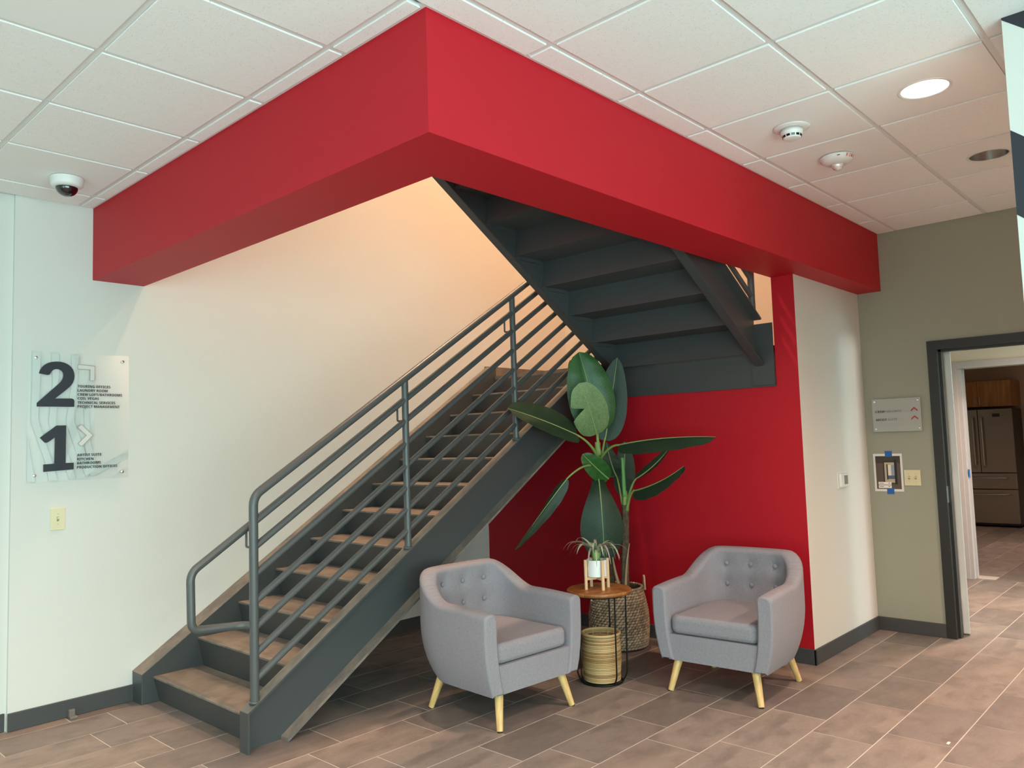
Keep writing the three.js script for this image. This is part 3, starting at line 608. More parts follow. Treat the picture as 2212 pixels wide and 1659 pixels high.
{
  const t = group('air_plant', [PC[0], PY + 0.165, PC[1]]); tag(t, 'silvery green air plant arching out of the white pot', 'plant');
  const cols = [std([0.30, 0.36, 0.22], 0.7), std([0.36, 0.38, 0.28], 0.7), std([0.34, 0.24, 0.22], 0.7)];
  mesh('stem', sweep([V(0, 0, 0), V(0, 0.03, 0), V(0, 0.075, 0)], (k) => 0.022 + 0.006 * k, 12), std([0.22, 0.36, 0.10], 0.6), t);
  seed = 31;
  for (let k = 0; k < 26; k++) {
    const a = k * 2.39996, L = rr(0.16, 0.25), up = rr(0.04, 0.10), dx = Math.cos(a), dz = Math.sin(a), drop = rr(-0.02, 0.10), out = L * rr(0.65, 1.0), y0 = rr(0.05, 0.08);
    const c = quad([dx * 0.012, y0, dz * 0.012], [dx * out * 0.75, y0 + up + 0.03, dz * out * 0.75], [dx * out, y0 + up * 0.3 - drop, dz * out], 12);
    const P = [], I = [];
    c.forEach((p, i) => { const tt = i / 12, w = 0.0105 * (1 - tt) ** 0.7 + 0.0008, sx = -dz * w, sz = dx * w; P.push(p.x - sx, p.y + w * 0.4, p.z - sz, p.x, p.y, p.z, p.x + sx, p.y + w * 0.4, p.z + sz); });
    for (let i = 0; i < 12; i++) for (let q = 0; q < 2; q++) { const b = i * 3 + q; I.push(b, b + 1, b + 3, b + 1, b + 4, b + 3); }
    const g = new THREE.BufferGeometry(); g.setAttribute('position', new THREE.Float32BufferAttribute(P, 3)); g.setIndex(I); g.computeVertexNormals();
    mesh('leaf', g, cols[k % 3], t);
  }
}

// ---------------------------------------------------------------- big potted banana plant
const BC = [-3.495, -4.85];
{
  const t = group('seagrass_basket', [BC[0], 0, BC[1]]); tag(t, 'large knotted seagrass basket holding the banana plant', 'basket');
  const R = (y) => 0.188 + 0.035 * Math.sin(Math.min(1, y / 0.42) * Math.PI * 0.86 + 0.35) - 0.012 * (y / 0.42), rows = 23, hh = 0.425, kn = [], kd = [];
  const m1 = std([0.40, 0.31, 0.21], 0.8), m2 = std([0.27, 0.205, 0.135], 0.85), base = new THREE.SphereGeometry(1, 7, 5);
  seed = 77;
  for (let r = 0; r < rows; r++) { const y = 0.012 + (r + 0.5) * (hh / rows), n = 46; for (let k = 0; k < n; k++) { const a = ((k + (r % 2) * 0.5 + rr(-0.08, 0.08)) / n) * Math.PI * 2, g = base.clone(); g.scale(0.0172, 0.0102, 0.0078); g.rotateZ(0.32); g.translate(0, y, R(y)); g.rotateY(a); (rnd() > 0.62 || r < 2 ? kd : kn).push(g); } }
  const a = mesh('knots', kn, m1, t), b = mesh('knots', kd, m2, t); a.userData.kind = b.userData.kind = 'stuff';
  const prof = []; for (let k = 0; k <= 12; k++) prof.push([R((k / 12) * hh) - 0.004, 0.004 + (k / 12) * hh]); for (let k = 12; k >= 1; k--) prof.push([R((k / 12) * hh) - 0.014, 0.004 + (k / 12) * hh]); prof.push([0, 0.03]); prof.unshift([0, 0.004]);
  mesh('lining', lathe(prof, 44), std([0.10, 0.075, 0.05], 0.9), t);
  mesh('filling', cyl(0.17, 0.17, 0.02, 36, 0.33), std([0.05, 0.04, 0.03], 0.95), t);
  // braided loop handle at the right rim, one at the left
  for (const s of [1, -1]) {
    const rt = V(0.80, 0, -0.60).multiplyScalar(s), c = rt.clone().multiplyScalar(0.195), side = V(0.60, 0, 0.80), h = [];
    for (let k = 0; k <= 16; k++) { const u = (k / 16) * Math.PI; h.push(V(c.x + side.x * 0.062 * Math.cos(u), hh - 0.01 + 0.085 * Math.sin(u), c.z + side.z * 0.062 * Math.cos(u))); }
    const strands = [];
    for (const ph of [0, Math.PI]) strands.push(sweep(h.map((p, k) => p.clone().add(V(Math.cos(k * 1.3 + ph) * 0.006, Math.sin(k * 1.3 + ph) * 0.006, Math.cos(k * 1.3 + ph) * 0.006))), () => 0.008, 7));
    mesh('handle', strands, m1, t);
  }
  mesh('tag', bx(-0.006, 0.006, 0.30, 0.345, -0.001, 0.001).translate(-0.08, 0.05, 0.22), std([0.8, 0.8, 0.78], 0.6), t);
}
const leafTex = (a, b, s) => texture(256, 512, (u, v) => {
  const d = Math.abs(u - 0.5) * 2, vein = 0.5 + 0.5 * Math.sin((v * 90 - d * 10) * 2 + 1.5 * fbm(u, v, 6, 2, s)), n = fbm(u, v, 7, 4, s + 3);
  return tone(lerp3(a, b, 0.28 * vein + 0.72 * n), 0.92 + 0.16 * fbm(u, v, 40, 1, s + 9));
});
M.leaf = new THREE.MeshStandardMaterial({ map: leafTex([34, 74, 30], [52, 104, 44], 501), roughness: 0.42 });
M.leafShaded = new THREE.MeshStandardMaterial({ map: leafTex([22, 42, 28], [34, 62, 40], 521), roughness: 0.55 });  // shaded copy of the leaf green, the shade put into the colour
M.leafPale = new THREE.MeshStandardMaterial({ map: leafTex([104, 132, 86], [128, 152, 104], 541), roughness: 0.55 });
M.rib = std([0.30, 0.40, 0.15], 0.5);
M.petiole = std([0.22, 0.32, 0.085], 0.5);
M.bark = new THREE.MeshStandardMaterial({ map: texture(256, 256, (u, v) => { const n = fbm(u, v * 0.25, 20, 4, 601), k = fbm(u, v, 9, 3, 611); return tone(lerp3([124, 100, 78], [72, 56, 44], n), 0.75 + 0.5 * k); }, true, 6), roughness: 0.9 });
M.dry = std([0.36, 0.26, 0.16], 0.9);
function bananaLeaf(parent, pts, width, face, o = {}) {
  const c = through(...pts, 22), P = [], T = [], I = [], rib = [], n = c.length, f = V(...face).normalize(), S = 5;
  const from = o.from ?? 0, rows = [];
  for (let i = 0; i < n; i++) {
    const t = i / (n - 1), tan = c[Math.min(n - 1, i + 1)].clone().sub(c[Math.max(0, i - 1)]).normalize();
    let side = tan.clone().cross(f).normalize(); const nn = side.clone().cross(tan).normalize();
    if (o.twist) side = side.multiplyScalar(Math.cos(o.twist * t)).addScaledVector(nn, Math.sin(o.twist * t));
    const up = side.clone().cross(tan).normalize();
    const w = width * 0.5 * Math.pow(Math.sin(Math.PI * Math.min(1, Math.pow(t, o.pow ?? 0.75) * 0.97 + 0.03)), o.blunt ?? 0.6) + 0.002;
    for (let q = -S; q <= S; q++) {
      const s = q / S, cut = o.notch && q < 0 && t > o.notch[0] && t < o.notch[1] ? 1 - (1 - Math.abs((t - (o.notch[0] + o.notch[1]) / 2) / ((o.notch[1] - o.notch[0]) / 2))) * o.notch[2] : 1;
      const wl = w * s * cut, lift = Math.abs(s) * w * (o.fold ?? 0.25) - (o.curl ?? 0.2) * s * s * w + 0.0015 * Math.sin(t * 30 + s * 3) * Math.abs(s);
      const p = c[i].clone().addScaledVector(side, wl).addScaledVector(up, lift);
      P.push(p.x, p.y, p.z); T.push(0.5 + s * 0.5, t);
    }
    rib.push(c[i].clone().addScaledVector(up, 0.001));
  }
  const K = 2 * S + 1;
  for (let i = 0; i < n - 1; i++) for (let q = 0; q < K - 1; q++) { const a = i * K + q, b = a + K; I.push(a, a + 1, b, b, a + 1, b + 1); }
  const g = new THREE.BufferGeometry(); g.setAttribute('position', new THREE.Float32BufferAttribute(P, 3)); g.setAttribute('uv', new THREE.Float32BufferAttribute(T, 2)); g.setIndex(I); g.computeVertexNormals();
  const leaf = mesh('leaf', g, o.mat ?? M.leafShaded, parent);
  mesh('midrib', sweep(rib, (t) => 0.0055 * (1 - 0.8 * t), 7), M.rib, leaf);
  return leaf;
}
{
  const t = group('banana_plant'); tag(t, 'tall banana plant with two stems and broad shaded leaves in front of the red wall', 'plant');
  const tube = (nm, a, m, b, r0, r1, mat) => mesh(nm, sweep(through(a, m, b, 12), (k) => r0 + (r1 - r0) * k, 12), mat, t);
  // stems
  tube('stem', [-3.56, 0.33, -4.86], [-3.545, 0.8, -4.84], [-3.562, 1.25, -4.78], 0.026, 0.024, M.bark);
  tube('stem', [-3.40, 0.33, -4.80], [-3.378, 0.75, -4.80], [-3.361, 1.04, -4.80], 0.031, 0.028, M.bark);
  tube('crown_sheath', [-3.562, 1.22, -4.78], [-3.566, 1.36, -4.765], [-3.552, 1.50, -4.75], 0.030, 0.020, M.petiole);
  tube('crown_sheath', [-3.361, 1.0, -4.80], [-3.356, 1.07, -4.795], [-3.350, 1.14, -4.785], 0.027, 0.017, M.petiole);
  tube('dry_sheath', [-3.42, 0.44, -4.77], [-3.452, 0.58, -4.76], [-3.468, 0.70, -4.76], 0.014, 0.003, M.dry);
  tube('dry_sheath', [-3.37, 0.44, -4.77], [-3.352, 0.62, -4.775], [-3.318, 0.765, -4.77], 0.012, 0.003, M.dry);
  tube('petiole', [-3.543, 1.40, -4.76], [-3.55, 1.50, -4.75], [-3.543, 1.60, -4.74], 0.016, 0.009, M.petiole);
  tube('petiole', [-3.558, 1.38, -4.75], [-3.549, 1.483, -4.65], [-3.587, 1.558, -4.55], 0.012, 0.007, M.petiole);
  tube('petiole', [-3.54, 1.37, -4.77], [-3.54, 1.46, -4.80], [-3.536, 1.53, -4.82], 0.010, 0.007, M.petiole);
  tube('petiole', [-3.545, 1.36, -4.75], [-3.431, 1.451, -4.72], [-3.336, 1.477, -4.72], 0.011, 0.007, M.petiole);
  tube('petiole', [-3.55, 1.30, -4.74], [-3.484, 1.335, -4.5], [-3.52, 1.252, -4.327], 0.010, 0.006, M.petiole);
  tube('petiole', [-3.55, 1.26, -4.75], [-3.53, 1.27, -4.72], [-3.507, 1.249, -4.68], 0.010, 0.007, M.petiole);
  tube('petiole', [-3.342, 1.05, -4.80], [-3.301, 1.168, -4.80], [-3.259, 1.228, -4.80], 0.010, 0.006, M.petiole);
  tube('petiole', [-3.338, 1.0, -4.785], [-3.290, 1.10, -4.76], [-3.235, 1.151, -4.74], 0.012, 0.007, M.petiole);
  tube('petiole', [-3.385, 1.03, -4.80], [-3.408, 1.166, -4.80], [-3.441, 1.243, -4.82], 0.010, 0.005, M.petiole);
  tube('rolled_leaf', [-3.352, 1.10, -4.78], [-3.346, 1.257, -4.77], [-3.342, 1.386, -4.76], 0.016, 0.013, std([0.10, 0.28, 0.07], 0.45));
  const cam = [0.75, 0.05, 0.65];
  bananaLeaf(t, [[-3.543, 1.58, -4.74], [-3.560, 1.90, -4.68], [-3.612, 2.18, -4.64]], 0.35, [0.75, 0.1, 0.65], { mat: M.leaf, fold: 0.35, curl: 0.3, blunt: 0.5 });
  bananaLeaf(t, [[-3.525, 1.56, -4.70], [-3.455, 1.755, -4.53], [-3.452, 1.925, -4.42]], 0.27, [0.62, 0.25, 0.72], { mat: M.leafPale, fold: 0.05, curl: 0.1, blunt: 0.42, notch: [0.38, 0.62, 0.75] });
  bananaLeaf(t, [[-3.587, 1.558, -4.55], [-3.625, 1.66, -4.245], [-3.695, 1.755, -3.93]], 0.27, [0.72, 0.62, 0.30], { fold: 0.25, curl: 0.1, blunt: 0.45 });
  bananaLeaf(t, [[-3.536, 1.513, -4.82], [-3.495, 1.80, -4.86], [-3.42, 2.132, -4.86]], 0.25, [0.6, 0.0, 0.8], { fold: 0.3 });
  bananaLeaf(t, [[-3.336, 1.477, -4.72], [-2.947, 1.515, -4.70], [-2.578, 1.513, -4.75]], 0.16, [0.10, 0.95, 0.20], { fold: -0.8, curl: 0.15, blunt: 0.45 });
  bananaLeaf(t, [[-3.46, 1.23, -4.74], [-3.478, 1.33, -4.60], [-3.506, 1.421, -4.50]], 0.15, [0.80, -0.2, 0.5], { mat: M.leaf, fold: 0.3, blunt: 0.5 });
  bananaLeaf(t, [[-3.52, 1.252, -4.327], [-3.60, 1.08, -4.20], [-3.66, 0.799, -3.919]], 0.115, [0.75, 0.55, -0.2], { fold: 0.8, twist: 0.9, pow: 0.95 });
  bananaLeaf(t, [[-3.507, 1.249, -4.68], [-3.416, 1.051, -4.58], [-3.417, 0.64, -4.60]], 0.31, [0.72, 0.1, 0.66], { fold: -0.15, curl: 0.1, pow: 2.5, blunt: 0.55 });
  bananaLeaf(t, [[-3.441, 1.243, -4.82], [-3.497, 1.331, -4.84], [-3.554, 1.50, -4.86]], 0.12, [0.6, 0.3, 0.6], { fold: 0.3 });
  bananaLeaf(t, [[-3.64, 1.55, -4.80], [-3.70, 1.86, -4.74], [-3.715, 2.13, -4.66]], 0.13, [0.4, 0.1, 0.9], { mat: M.dry, fold: 0.5 });
  bananaLeaf(t, [[-3.42, 1.10, -4.86], [-3.445, 1.304, -4.93], [-3.457, 1.50, -4.96]], 0.16, [0.6, 0.1, 0.8], { fold: 0.2 });
  bananaLeaf(t, [[-3.259, 1.228, -4.80], [-3.081, 1.332, -4.78], [-2.950, 1.465, -4.80]], 0.075, [-0.35, 0.75, -0.35], { fold: 0.5 });
  bananaLeaf(t, [[-3.236, 1.146, -4.74], [-2.974, 1.218, -4.66], [-2.750, 1.327, -4.62]], 0.17, [-0.15, 0.85, 0.35], { fold: -0.6, curl: 0.1, blunt: 0.5 });
  rebase(t, [-3.47, 0.34, -4.82]);
}

// ---------------------------------------------------------------- signs and wall devices
const bold = await new FontLoader().loadAsync('fonts/droid/droid_sans_bold.typeface.json');
const plainFont = await new FontLoader().loadAsync('fonts/droid/droid_sans_regular.typeface.json').catch(() => bold);
function text(str, h, width, font = bold) {      // cap height h, fitted to width
  const g = new TextGeometry(str, { font, size: h, depth: 0.0008, curveSegments: 3, bevelEnabled: false }); g.computeBoundingBox();
  const b = g.boundingBox; g.translate(-b.min.x, 0, 0); if (width) g.scale(width / (b.max.x - b.min.x), 1, 1); return g;
}
const shapeGeo = (pts, d = 0.0008, holes) => { const s = new THREE.Shape(); pts.forEach(([x, y], i) => (i ? s.lineTo(x, y) : s.moveTo(x, y))); s.closePath(); return new THREE.ExtrudeGeometry(s, { depth: d, bevelEnabled: false, curveSegments: 12 }); };
M.acrylic = new THREE.MeshPhysicalMaterial({ color: 0xffffff, transmission: 1, thickness: 0, roughness: 0.02, ior: 1.49 });
M.stripe = std([0.60, 0.63, 0.60], 0.5);
M.frosted = new THREE.MeshPhysicalMaterial({ color: new THREE.Color().setRGB(0.72, 0.74, 0.70), transmission: 0.55, thickness: 0, roughness: 0.25, ior: 1.49 });
M.stripeLight = std([0.63, 0.65, 0.61], 0.5);
M.redInk = std([0.40, 0.03, 0.035], 0.5);
M.outline = std([0.46, 0.32, 0.30], 0.5);
M.greyInk = std([0.14, 0.13, 0.12], 0.5);
function standoffs(t, w, h, m = 0.035) { for (const [x, y] of [[m, m], [w - m, m], [m, h - m], [w - m, h - m]]) { const c = lathe([[0, -0.018], [0.0085, -0.018], [0.0085, 0.006], [0.007, 0.008], [0, 0.008]], 18); c.rotateX(Math.PI / 2); mesh('standoff', c.translate(x, y, 0), M.chrome, t); } }
{
  const t = group('directory_sign', [XL + 0.02, 1.377, -1.419], Math.PI / 2), w = 0.563, h = 0.764;
  tag(t, 'clear acrylic floor directory with big dark 2 and 1 on the left wall', 'sign');
  mesh('panel', bx(0, w, 0, h, -0.002, 0.002), M.acrylic, t);
  standoffs(t, w, h, 0.038);
  // zebra print
  const Z = (x, y) => [((x - 205) / 715) * w, ((1125 - y) / 930) * h];
  const bands = [
    [[232, 195], [285, 200], [285, 400], [275, 690], [360, 950], [410, 1120], [352, 1122], [330, 1000], [228, 700], [232, 400]],
    [[358, 200], [412, 205], [408, 420], [395, 700], [480, 930], [535, 1112], [490, 1116], [440, 960], [345, 710], [370, 420]],
    [[498, 207], [552, 212], [540, 420], [520, 690], [590, 900], [660, 1060], [610, 1108], [540, 930], [465, 700], [500, 420]],
    [[590, 600], [625, 620], [640, 860], [690, 1040], [915, 930], [912, 975], [690, 1090], [640, 1100], [600, 880]],
    [[205, 790], [240, 1000], [262, 1125], [195, 1128]],
  ];
  let bk = 0; for (const b of bands) mesh('zebra_band', shapeGeo(b.map(([x, y]) => { const q = Z(x, y); return [Math.max(0.002, Math.min(w - 0.002, q[0])), Math.max(0.002, Math.min(h - 0.002, q[1]))]; }), 0.0006).translate(0, 0, -0.0035 - 0.0008 * bk++), M.stripe, t);
  // numerals
  const two = new THREE.Shape(), N = (x, y) => Z(x, y);
  const P = (f, ...a) => { const q = []; for (let i = 0; i < a.length; i += 2) q.push(...N(a[i], a[i + 1])); two[f](...q); };
  P('moveTo', 262, 591); P('lineTo', 262, 566); P('lineTo', 408, 425); P('bezierCurveTo', 436, 396, 441, 372, 438, 352); P('bezierCurveTo', 434, 328, 414, 318, 392, 319); P('bezierCurveTo', 370, 320, 357, 334, 350, 352); P('bezierCurveTo', 345, 362, 338, 365, 326, 363); P('lineTo', 274, 354);
  P('bezierCurveTo', 284, 300, 330, 264, 400, 264); P('bezierCurveTo', 470, 265, 514, 302, 516, 362); P('bezierCurveTo', 517, 402, 500, 430, 470, 458); P('lineTo', 384, 532); P('lineTo', 490, 530); P('bezierCurveTo', 508, 530, 517, 538, 517, 552); P('lineTo', 516, 591);
  mesh('numeral_two', new THREE.ExtrudeGeometry(two, { depth: 0.004, bevelEnabled: false, curveSegments: 16 }).translate(0, 0, 0.002), M.ink, t);
  mesh('numeral_one', shapeGeo([[396, 727], [462, 726], [460, 998], [517, 998], [516, 1046], [311, 1056], [311, 1003], [384, 1000], [386, 812], [345, 842], [330, 850], [318, 848], [285, 813]].map(([x, y]) => Z(x, y)), 0.004).translate(0, 0, 0.002), M.ink, t);
  const lines = [['TOURING OFFICES', 448, 237], ['LAUNDRY ROOM', 478, 216], ['CREW LOFT/BATHROOMS', 508, 326], ['COIL VEGAS', 537, 153], ['TECHNICAL SERVICES', 568, 274], ['PROJECT MANAGEMENT', 597, 308], ['ARTIST SUITE', 953, 175], ['KITCHEN', 983, 117], ['BATHROOMS', 1012, 170], ['PRODUCTION OFFICES', 1042, 292]];
  for (const [s, y, wd] of lines) { const q = Z(541, y); mesh('lettering', text(s, 0.0155, (wd / 715) * w).translate(q[0], q[1], 0.0021), M.ink, t); }
  const arrow = (pts, grow) => { // white arrow with a thin outline
    mesh('arrow_outline', shapeGeo(pts.map(([x, y]) => Z(x, y)), 0.0006).translate(0, 0, 0.0021), M.outline, t);
    mesh('arrow_fill', shapeGeo(grow.map(([x, y]) => Z(x, y)), 0.0006).translate(0, 0, 0.0026), M.stripeLight, t);
  };
  arrow([[538, 281], [546, 276], [664, 283], [664, 388], [656, 397], [632, 397], [625, 388], [627, 315], [546, 313], [538, 306]], [[541, 284], [547, 280], [660, 287], [660, 387], [654, 393], [634, 393], [629, 387], [631, 311], [547, 309], [541, 304]]);
  arrow([[541, 742], [563, 719], [575, 722], [655, 800], [580, 878], [565, 881], [543, 860], [604, 801]], [[546, 742], [564, 724], [573, 726], [649, 800], [578, 874], [566, 876], [549, 860], [609, 801]]);
}
{
  const t = group('wayfinding_sign', [-2.114, 1.513, ZG + 0.02]), w = 0.348, h = 0.25;
  tag(t, 'clear acrylic sign reading CREW HALLWAY and ARTIST SUITE on the sage wall', 'sign');
  mesh('panel', bx(0, w, 0, h, -0.002, 0.002), M.frosted, t);
  standoffs(t, w, h, 0.02);
  const put = (a, b, y, wa, wb) => { mesh('lettering', text(a, 0.0165, wa).translate(0.022, y, 0.0021), M.ink, t); mesh('lettering', text(b, 0.0165, wb, plainFont).translate(0.022 + wa + 0.008, y, 0.0021), M.greyInk, t); };
  put('CREW', 'HALLWAY', 0.146, 0.070, 0.112); put('ARTIST', 'SUITE', 0.083, 0.080, 0.068);
  for (const y of [0.145, 0.082]) mesh('red_chevron', shapeGeo([[0.278, y], [0.302, y + 0.022], [0.326, y], [0.326, y + 0.012], [0.302, y + 0.034], [0.278, y + 0.012]]).translate(0, 0, 0.0021), M.redInk, t);
}
{
  const t = group('photo_print', [-2.137, 1.055, ZG + 0.001]), w = 0.210, h = 0.288;
  tag(t, 'printed photo of a doorway stuck to the sage wall with blue tape', 'print');
  mesh('paper', bx(0, w, 0, h, 0, 0.0012), std([0.78, 0.76, 0.75], 0.8), t);
  const cv = document.createElement('canvas'); cv.width = 400; cv.height = 560; const c = cv.getContext('2d');
  const fill = (k, x, y, ww, hh) => { c.fillStyle = k; c.fillRect(x, y, ww, hh); };
  fill('#5a4c40', 0, 0, 400, 560); fill('#3c332c', 0, 0, 400, 120); fill('#1e1a18', 120, 90, 210, 380); fill('#b9aa8e', 140, 108, 175, 345); fill('#2c2520', 175, 140, 22, 260); fill('#e4dccb', 196, 150, 50, 200); fill('#8d9aa8', 250, 150, 60, 210); fill('#4a5e78', 196, 330, 118, 60); fill('#17120f', 300, 60, 40, 420);
  fill('#efe9e2', 30, 440, 210, 48); fill('#efe9e2', 30, 496, 210, 48); fill('#77706c', 45, 458, 70, 10); fill('#77706c', 45, 514, 70, 10); fill('#8a2028', 190, 456, 26, 10); fill('#8a2028', 190, 512, 26, 10);
  const tx = new THREE.CanvasTexture(cv); tx.colorSpace = THREE.SRGBColorSpace;
  const pic = new THREE.PlaneGeometry(w - 0.03, h - 0.036); pic.translate(w / 2, h / 2, 0.0016);
  mesh('picture', pic, new THREE.MeshStandardMaterial({ map: tx, roughness: 0.5 }), t);
  for (const y of [0.265, -0.02]) mesh('blue_tape', bx(0.088, 0.140, y, y + 0.044, 0.0016, 0.0021), M.blue, t);
}
function plate(name, pos, turn, w, h, n, label) {
  const t = group(name, pos, turn); tag(t, label, 'light switch');
  mesh('plate', bx(-w / 2, w / 2, -h / 2, h / 2, 0, 0.006, 0.003), M.cream, t);
  for (let i = 0; i < n; i++) { const x = (i - (n - 1) / 2) * 0.046; mesh('toggle_slot', bx(x - 0.006, x + 0.006, -0.013, 0.013, 0.006, 0.0066), std([0.30, 0.27, 0.18], 0.6), t); const g = bx(-0.0045, 0.0045, -0.004, 0.006, 0, 0.014, 0.002); g.rotateX(-0.4); mesh('toggle', g.translate(x, 0, 0.006), M.cream, t); for (const y of [-0.03, 0.03]) mesh('screw', cyl(0.0032, 0.0032, 0.001, 10).rotateX(Math.PI / 2).translate(x, y, 0.006), std([0.5, 0.46, 0.33], 0.4), t); }
}
plate('light_switch', [XL, 1.154, -1.588], Math.PI / 2, 0.080, 0.130, 1, 'cream single light switch below the directory sign');
plate('light_switch', [-1.862, 1.160, ZG], 0, 0.115, 0.118, 2, 'cream double light switch beside the doorway print');
{
  const t = group('thermostat', [XR, 1.172, -5.84], Math.PI / 2); tag(t, 'white thermostat with a grey display on the white return wall', 'thermostat');
  mesh('backplate', bx(-0.085, 0.085, -0.06, 0.06, 0, 0.006, 0.003), M.whitePlastic, t);
  mesh('body', bx(-0.07, 0.07, -0.05, 0.05, 0.006, 0.026, 0.006), M.whitePlastic, t);
  mesh('display', bx(-0.015, 0.055, -0.030, 0.034, 0.026, 0.0265), std([0.22, 0.25, 0.22], 0.3), t);
}
{
  const t = group('floor_wedge', [XL + 0.03, 0, -1.665]); tag(t, 'small grey rubber wedge on the floor against the left baseboard', 'wedge');
  mesh('wedge', slabZY([[0.016, 0], [-0.016, 0], [-0.016, 0.045], [0.016, 0.045]], -0.015, 0.012, 0.003), std([0.17, 0.15, 0.135], 0.8), t);
  mesh('toe', slabZY([[0.02, 0], [-0.02, 0], [-0.02, 0.012], [0.02, 0.012]], 0.012, 0.045, 0.003), std([0.17, 0.15, 0.135], 0.8), t);
}
tag(mesh('paper_scrap', bx(-0.006, 0.006, 0, 0.002, -0.016, 0.016).translate(-1.165, 0, -4.285), std([0.75, 0.70, 0.62], 0.8)), 'tiny pale scrap lying on the open tile floor at right', 'paper');

// ---------------------------------------------------------------- ceiling devices and lamps
function downlight(x, z, lit, label, y = CEIL - 0.006, power = 19, color = LAMP, glow = 3.2, r = 0.112) {
  const t = group('recessed_downlight', [x, y, z]); tag(t, label, 'ceiling light', 'recessed downlights');
  mesh('trim_ring', lathe([[r * 0.86, 0.004], [r * 0.88, -0.002], [r * 0.97, -0.003], [r, -0.001], [r + 0.002, 0.004], [r * 0.86, 0.004]], 48), M.whitePlastic, t);
  if (lit) {
    mesh('lens', cyl(r * 0.87, r * 0.87, 0.004, 48, 0.001), new THREE.MeshStandardMaterial({ color: 0xffffff, roughness: 0.6, emissive: new THREE.Color(1.0, 0.90, 0.80), emissiveIntensity: glow }), t);
    const s = new THREE.SpotLight(color, power, 0, THREE.MathUtils.degToRad(72), 0.8, 2); s.position.set(0, -0.012, 0); s.target.position.set(0, -3, 0); s.castShadow = true; s.shadow.radius = 4; t.add(s); t.add(s.target);
  } else mesh('reflector', lathe([[r * 0.86, 0.002], [r * 0.84, 0.03], [r * 0.78, 0.07], [r * 0.66, 0.11], [r * 0.45, 0.135], [0, 0.14]], 48), M.brushed, t);
  return t;
}
downlight(-0.947, -3.82, true, 'lit recessed downlight in the ceiling at right', CEIL - 0.006, 20);
downlight(-0.947, -5.04, false, 'unlit recessed downlight with a mirror reflector near the far wall');
downlight(-2.776, -0.709, true, 'lit recessed downlight at the top left above the sign wall', CEIL - 0.006, 14);
downlight(0.882, -5.04, true, 'lit recessed downlight behind the striped partition', CEIL - 0.006, 56);
for (const [x, z, where] of [[-0.947, -0.77, 'just in front of the camera'], [0.882, -0.77, 'right of the camera'], [-2.776, 1.06, 'behind the camera on the sign wall side'], [-0.947, 1.06, 'right behind the camera']]) downlight(x, z, true, 'lit recessed downlight over the lobby ' + where);
downlight(-4.25, -3.72, true, 'lit downlight in the stair shaft ceiling over the lower flight', TOP - 0.004, 66, new THREE.Color(1.0, 0.66, 0.44), 3, 0.14);
downlight(-3.9, -5.6, true, 'lit downlight in the stair shaft ceiling over the landing', TOP - 0.004, 64, LAMP2, 3, 0.14);
downlight(-1.3, -7.8, true, 'lit downlight in the corridor ceiling', 2.796, 42, LAMP);
downlight(-2.4, -11.6, true, 'lit downlight in the kitchen ceiling', 2.696, 15, LAMP);
{
  const t = group('security_camera', [-4.66, CEIL - 0.006, -1.46]); tag(t, 'white dome security camera under the ceiling corner', 'camera');
  mesh('housing', lathe([[0, 0], [0.083, 0], [0.083, -0.004], [0.080, -0.040], [0.074, -0.048], [0.058, -0.056], [0, -0.056]], 40), M.whitePlastic, t);
  const d = []; for (let k = 0; k <= 10; k++) { const a = (k / 10) * Math.PI / 2; d.push([0.056 * Math.cos(a), -0.054 - 0.050 * Math.sin(a)]); }
  mesh('dome', lathe(d, 36), new THREE.MeshPhysicalMaterial({ color: 0x08080a, roughness: 0.06, clearcoat: 1 }), t);
}
{
  const t = group('smoke_detector', [-1.557, CEIL - 0.006, -3.80]); tag(t, 'white round smoke detector on a ceiling plate', 'smoke detector');
  mesh('base_plate', lathe([[0, 0], [0.088, 0], [0.088, -0.005], [0.075, -0.010], [0.055, -0.012], [0, -0.012]], 40), M.whitePlastic, t);
  mesh('body', lathe([[0, -0.012], [0.054, -0.012], [0.054, -0.034], [0.047, -0.040], [0.043, -0.056], [0.036, -0.061], [0, -0.061]], 40), M.whitePlastic, t);
  for (let k = 0; k < 12; k++) { const a = (k / 12) * Math.PI * 2, g = bx(-0.0085, 0.0085, -0.0055, 0.0055, -0.001, 0.001); g.rotateX(0.24); g.translate(0, -0.0485, 0.0453); g.rotateY(a); mesh('vent_slot', g, M.dark, t); }
}
{
  const t = group('fire_strobe', [-1.557, CEIL - 0.006, -4.40]); tag(t, 'white ceiling fire alarm strobe marked FIRE in red', 'fire alarm');
  mesh('body', lathe([[0, 0], [0.088, 0], [0.090, -0.010], [0.082, -0.028], [0.060, -0.042], [0, -0.046]], 44), M.whitePlastic, t);
  mesh('strobe_lens', lathe([[0, -0.044], [0.034, -0.044], [0.033, -0.058], [0.022, -0.072], [0.008, -0.078], [0, -0.078]], 12), new THREE.MeshPhysicalMaterial({ color: 0xffffff, roughness: 0.08, metalness: 0.6, clearcoat: 1 }), t);
  for (const a0 of [1.30, -1.75]) 'FIRE'.split('').forEach((ch, i) => {
    const g = text(ch, 0.017); g.computeBoundingBox(); g.translate(-(g.boundingBox.max.x) / 2, -0.0085, 0); g.rotateX(0.42); g.translate(0, -0.0185, 0.0868); g.rotateY(a0 + (i - 1.5) * 0.20); mesh('lettering', g, std([0.55, 0.03, 0.03], 0.5), t);
  });
  const w = bx(-0.008, 0.008, -0.002, 0.002, 0, 0.001); w.rotateX(0.42); w.translate(0, -0.0185, 0.0868); w.rotateY(0.45); mesh('slot', w, M.dark, t);
}

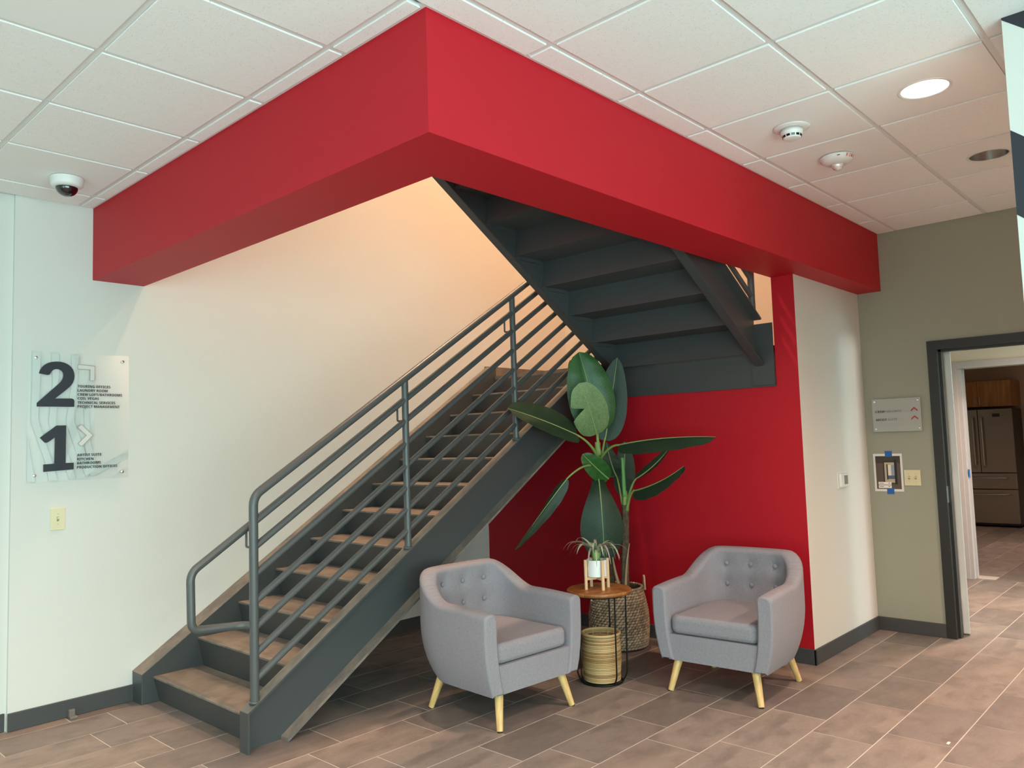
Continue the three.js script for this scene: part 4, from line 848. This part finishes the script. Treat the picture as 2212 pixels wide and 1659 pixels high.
// ---------------------------------------------------------------- kitchen beyond
{
  const t = group('refrigerator', [-3.03, 0, -14.2]); tag(t, 'stainless french door refrigerator in the kitchen beyond the doorway', 'refrigerator');
  const zf = 0.35, x0 = -0.46, x1 = 0.46, ss = std([0.36, 0.33, 0.29], 0.26, 0.9);
  mesh('body', bx(x0, x1, 0.02, 1.80, -0.36, zf - 0.07, 0.006), M.black, t);
  const hand = (m, pts) => mesh('handle', bar(pts, 0.012, 0.03, 10), M.brushed, m);
  const dl = mesh('door', bx(x0, -0.003, 0.83, 1.80, zf - 0.065, zf, 0.006), ss, t), dr = mesh('door', bx(0.003, x1, 0.83, 1.80, zf - 0.065, zf, 0.006), ss, t);
  for (const [d, x] of [[dl, -0.06], [dr, 0.06]]) hand(d, [[x, 0.92, zf], [x, 0.94, zf + 0.06], [x, 1.68, zf + 0.06], [x, 1.70, zf]]);
  for (const [y0, y1] of [[0.58, 0.82], [0.06, 0.57]]) { const d = mesh('drawer', bx(x0, x1, y0, y1, zf - 0.065, zf, 0.006), ss, t); hand(d, [[-0.36, y1 - 0.07, zf], [-0.34, y1 - 0.07, zf + 0.055], [0.34, y1 - 0.07, zf + 0.055], [0.36, y1 - 0.07, zf]]); }
  mesh('badge', bx(0.20, 0.30, 1.68, 1.73, zf, zf + 0.001), M.black, t);
}
{
  const t = group('wall_cabinet', [-3.03, 1.84, -14.25]); tag(t, 'wooden cabinet above the refrigerator', 'cabinet');
  mesh('body', bx(-0.5, 0.46, 0, 0.40, -0.34, 0.28), M.cabinet, t);
  for (const [a, b, h] of [[-0.497, -0.003, -0.03], [0.003, 0.457, 0.03]]) { const d = mesh('door', bx(a, b, 0.003, 0.397, 0.28, 0.30, 0.002), M.cabinet, t); mesh('handle', bar([[h, 0.03, 0.30], [h, 0.03, 0.325], [h, 0.15, 0.325], [h, 0.15, 0.30]], 0.005, 0.006, 6), M.brushed, d); }
}
tag(mesh('blue_tape', bx(-2.098, -2.094, 1.02, 1.10, -9.16, -9.06), M.blue), 'scrap of blue tape on the kitchen door jamb', 'tape');

scene.traverse((o) => { if (o.isMesh) { o.castShadow = true; o.receiveShadow = true; } });
renderer.render(scene, camera);
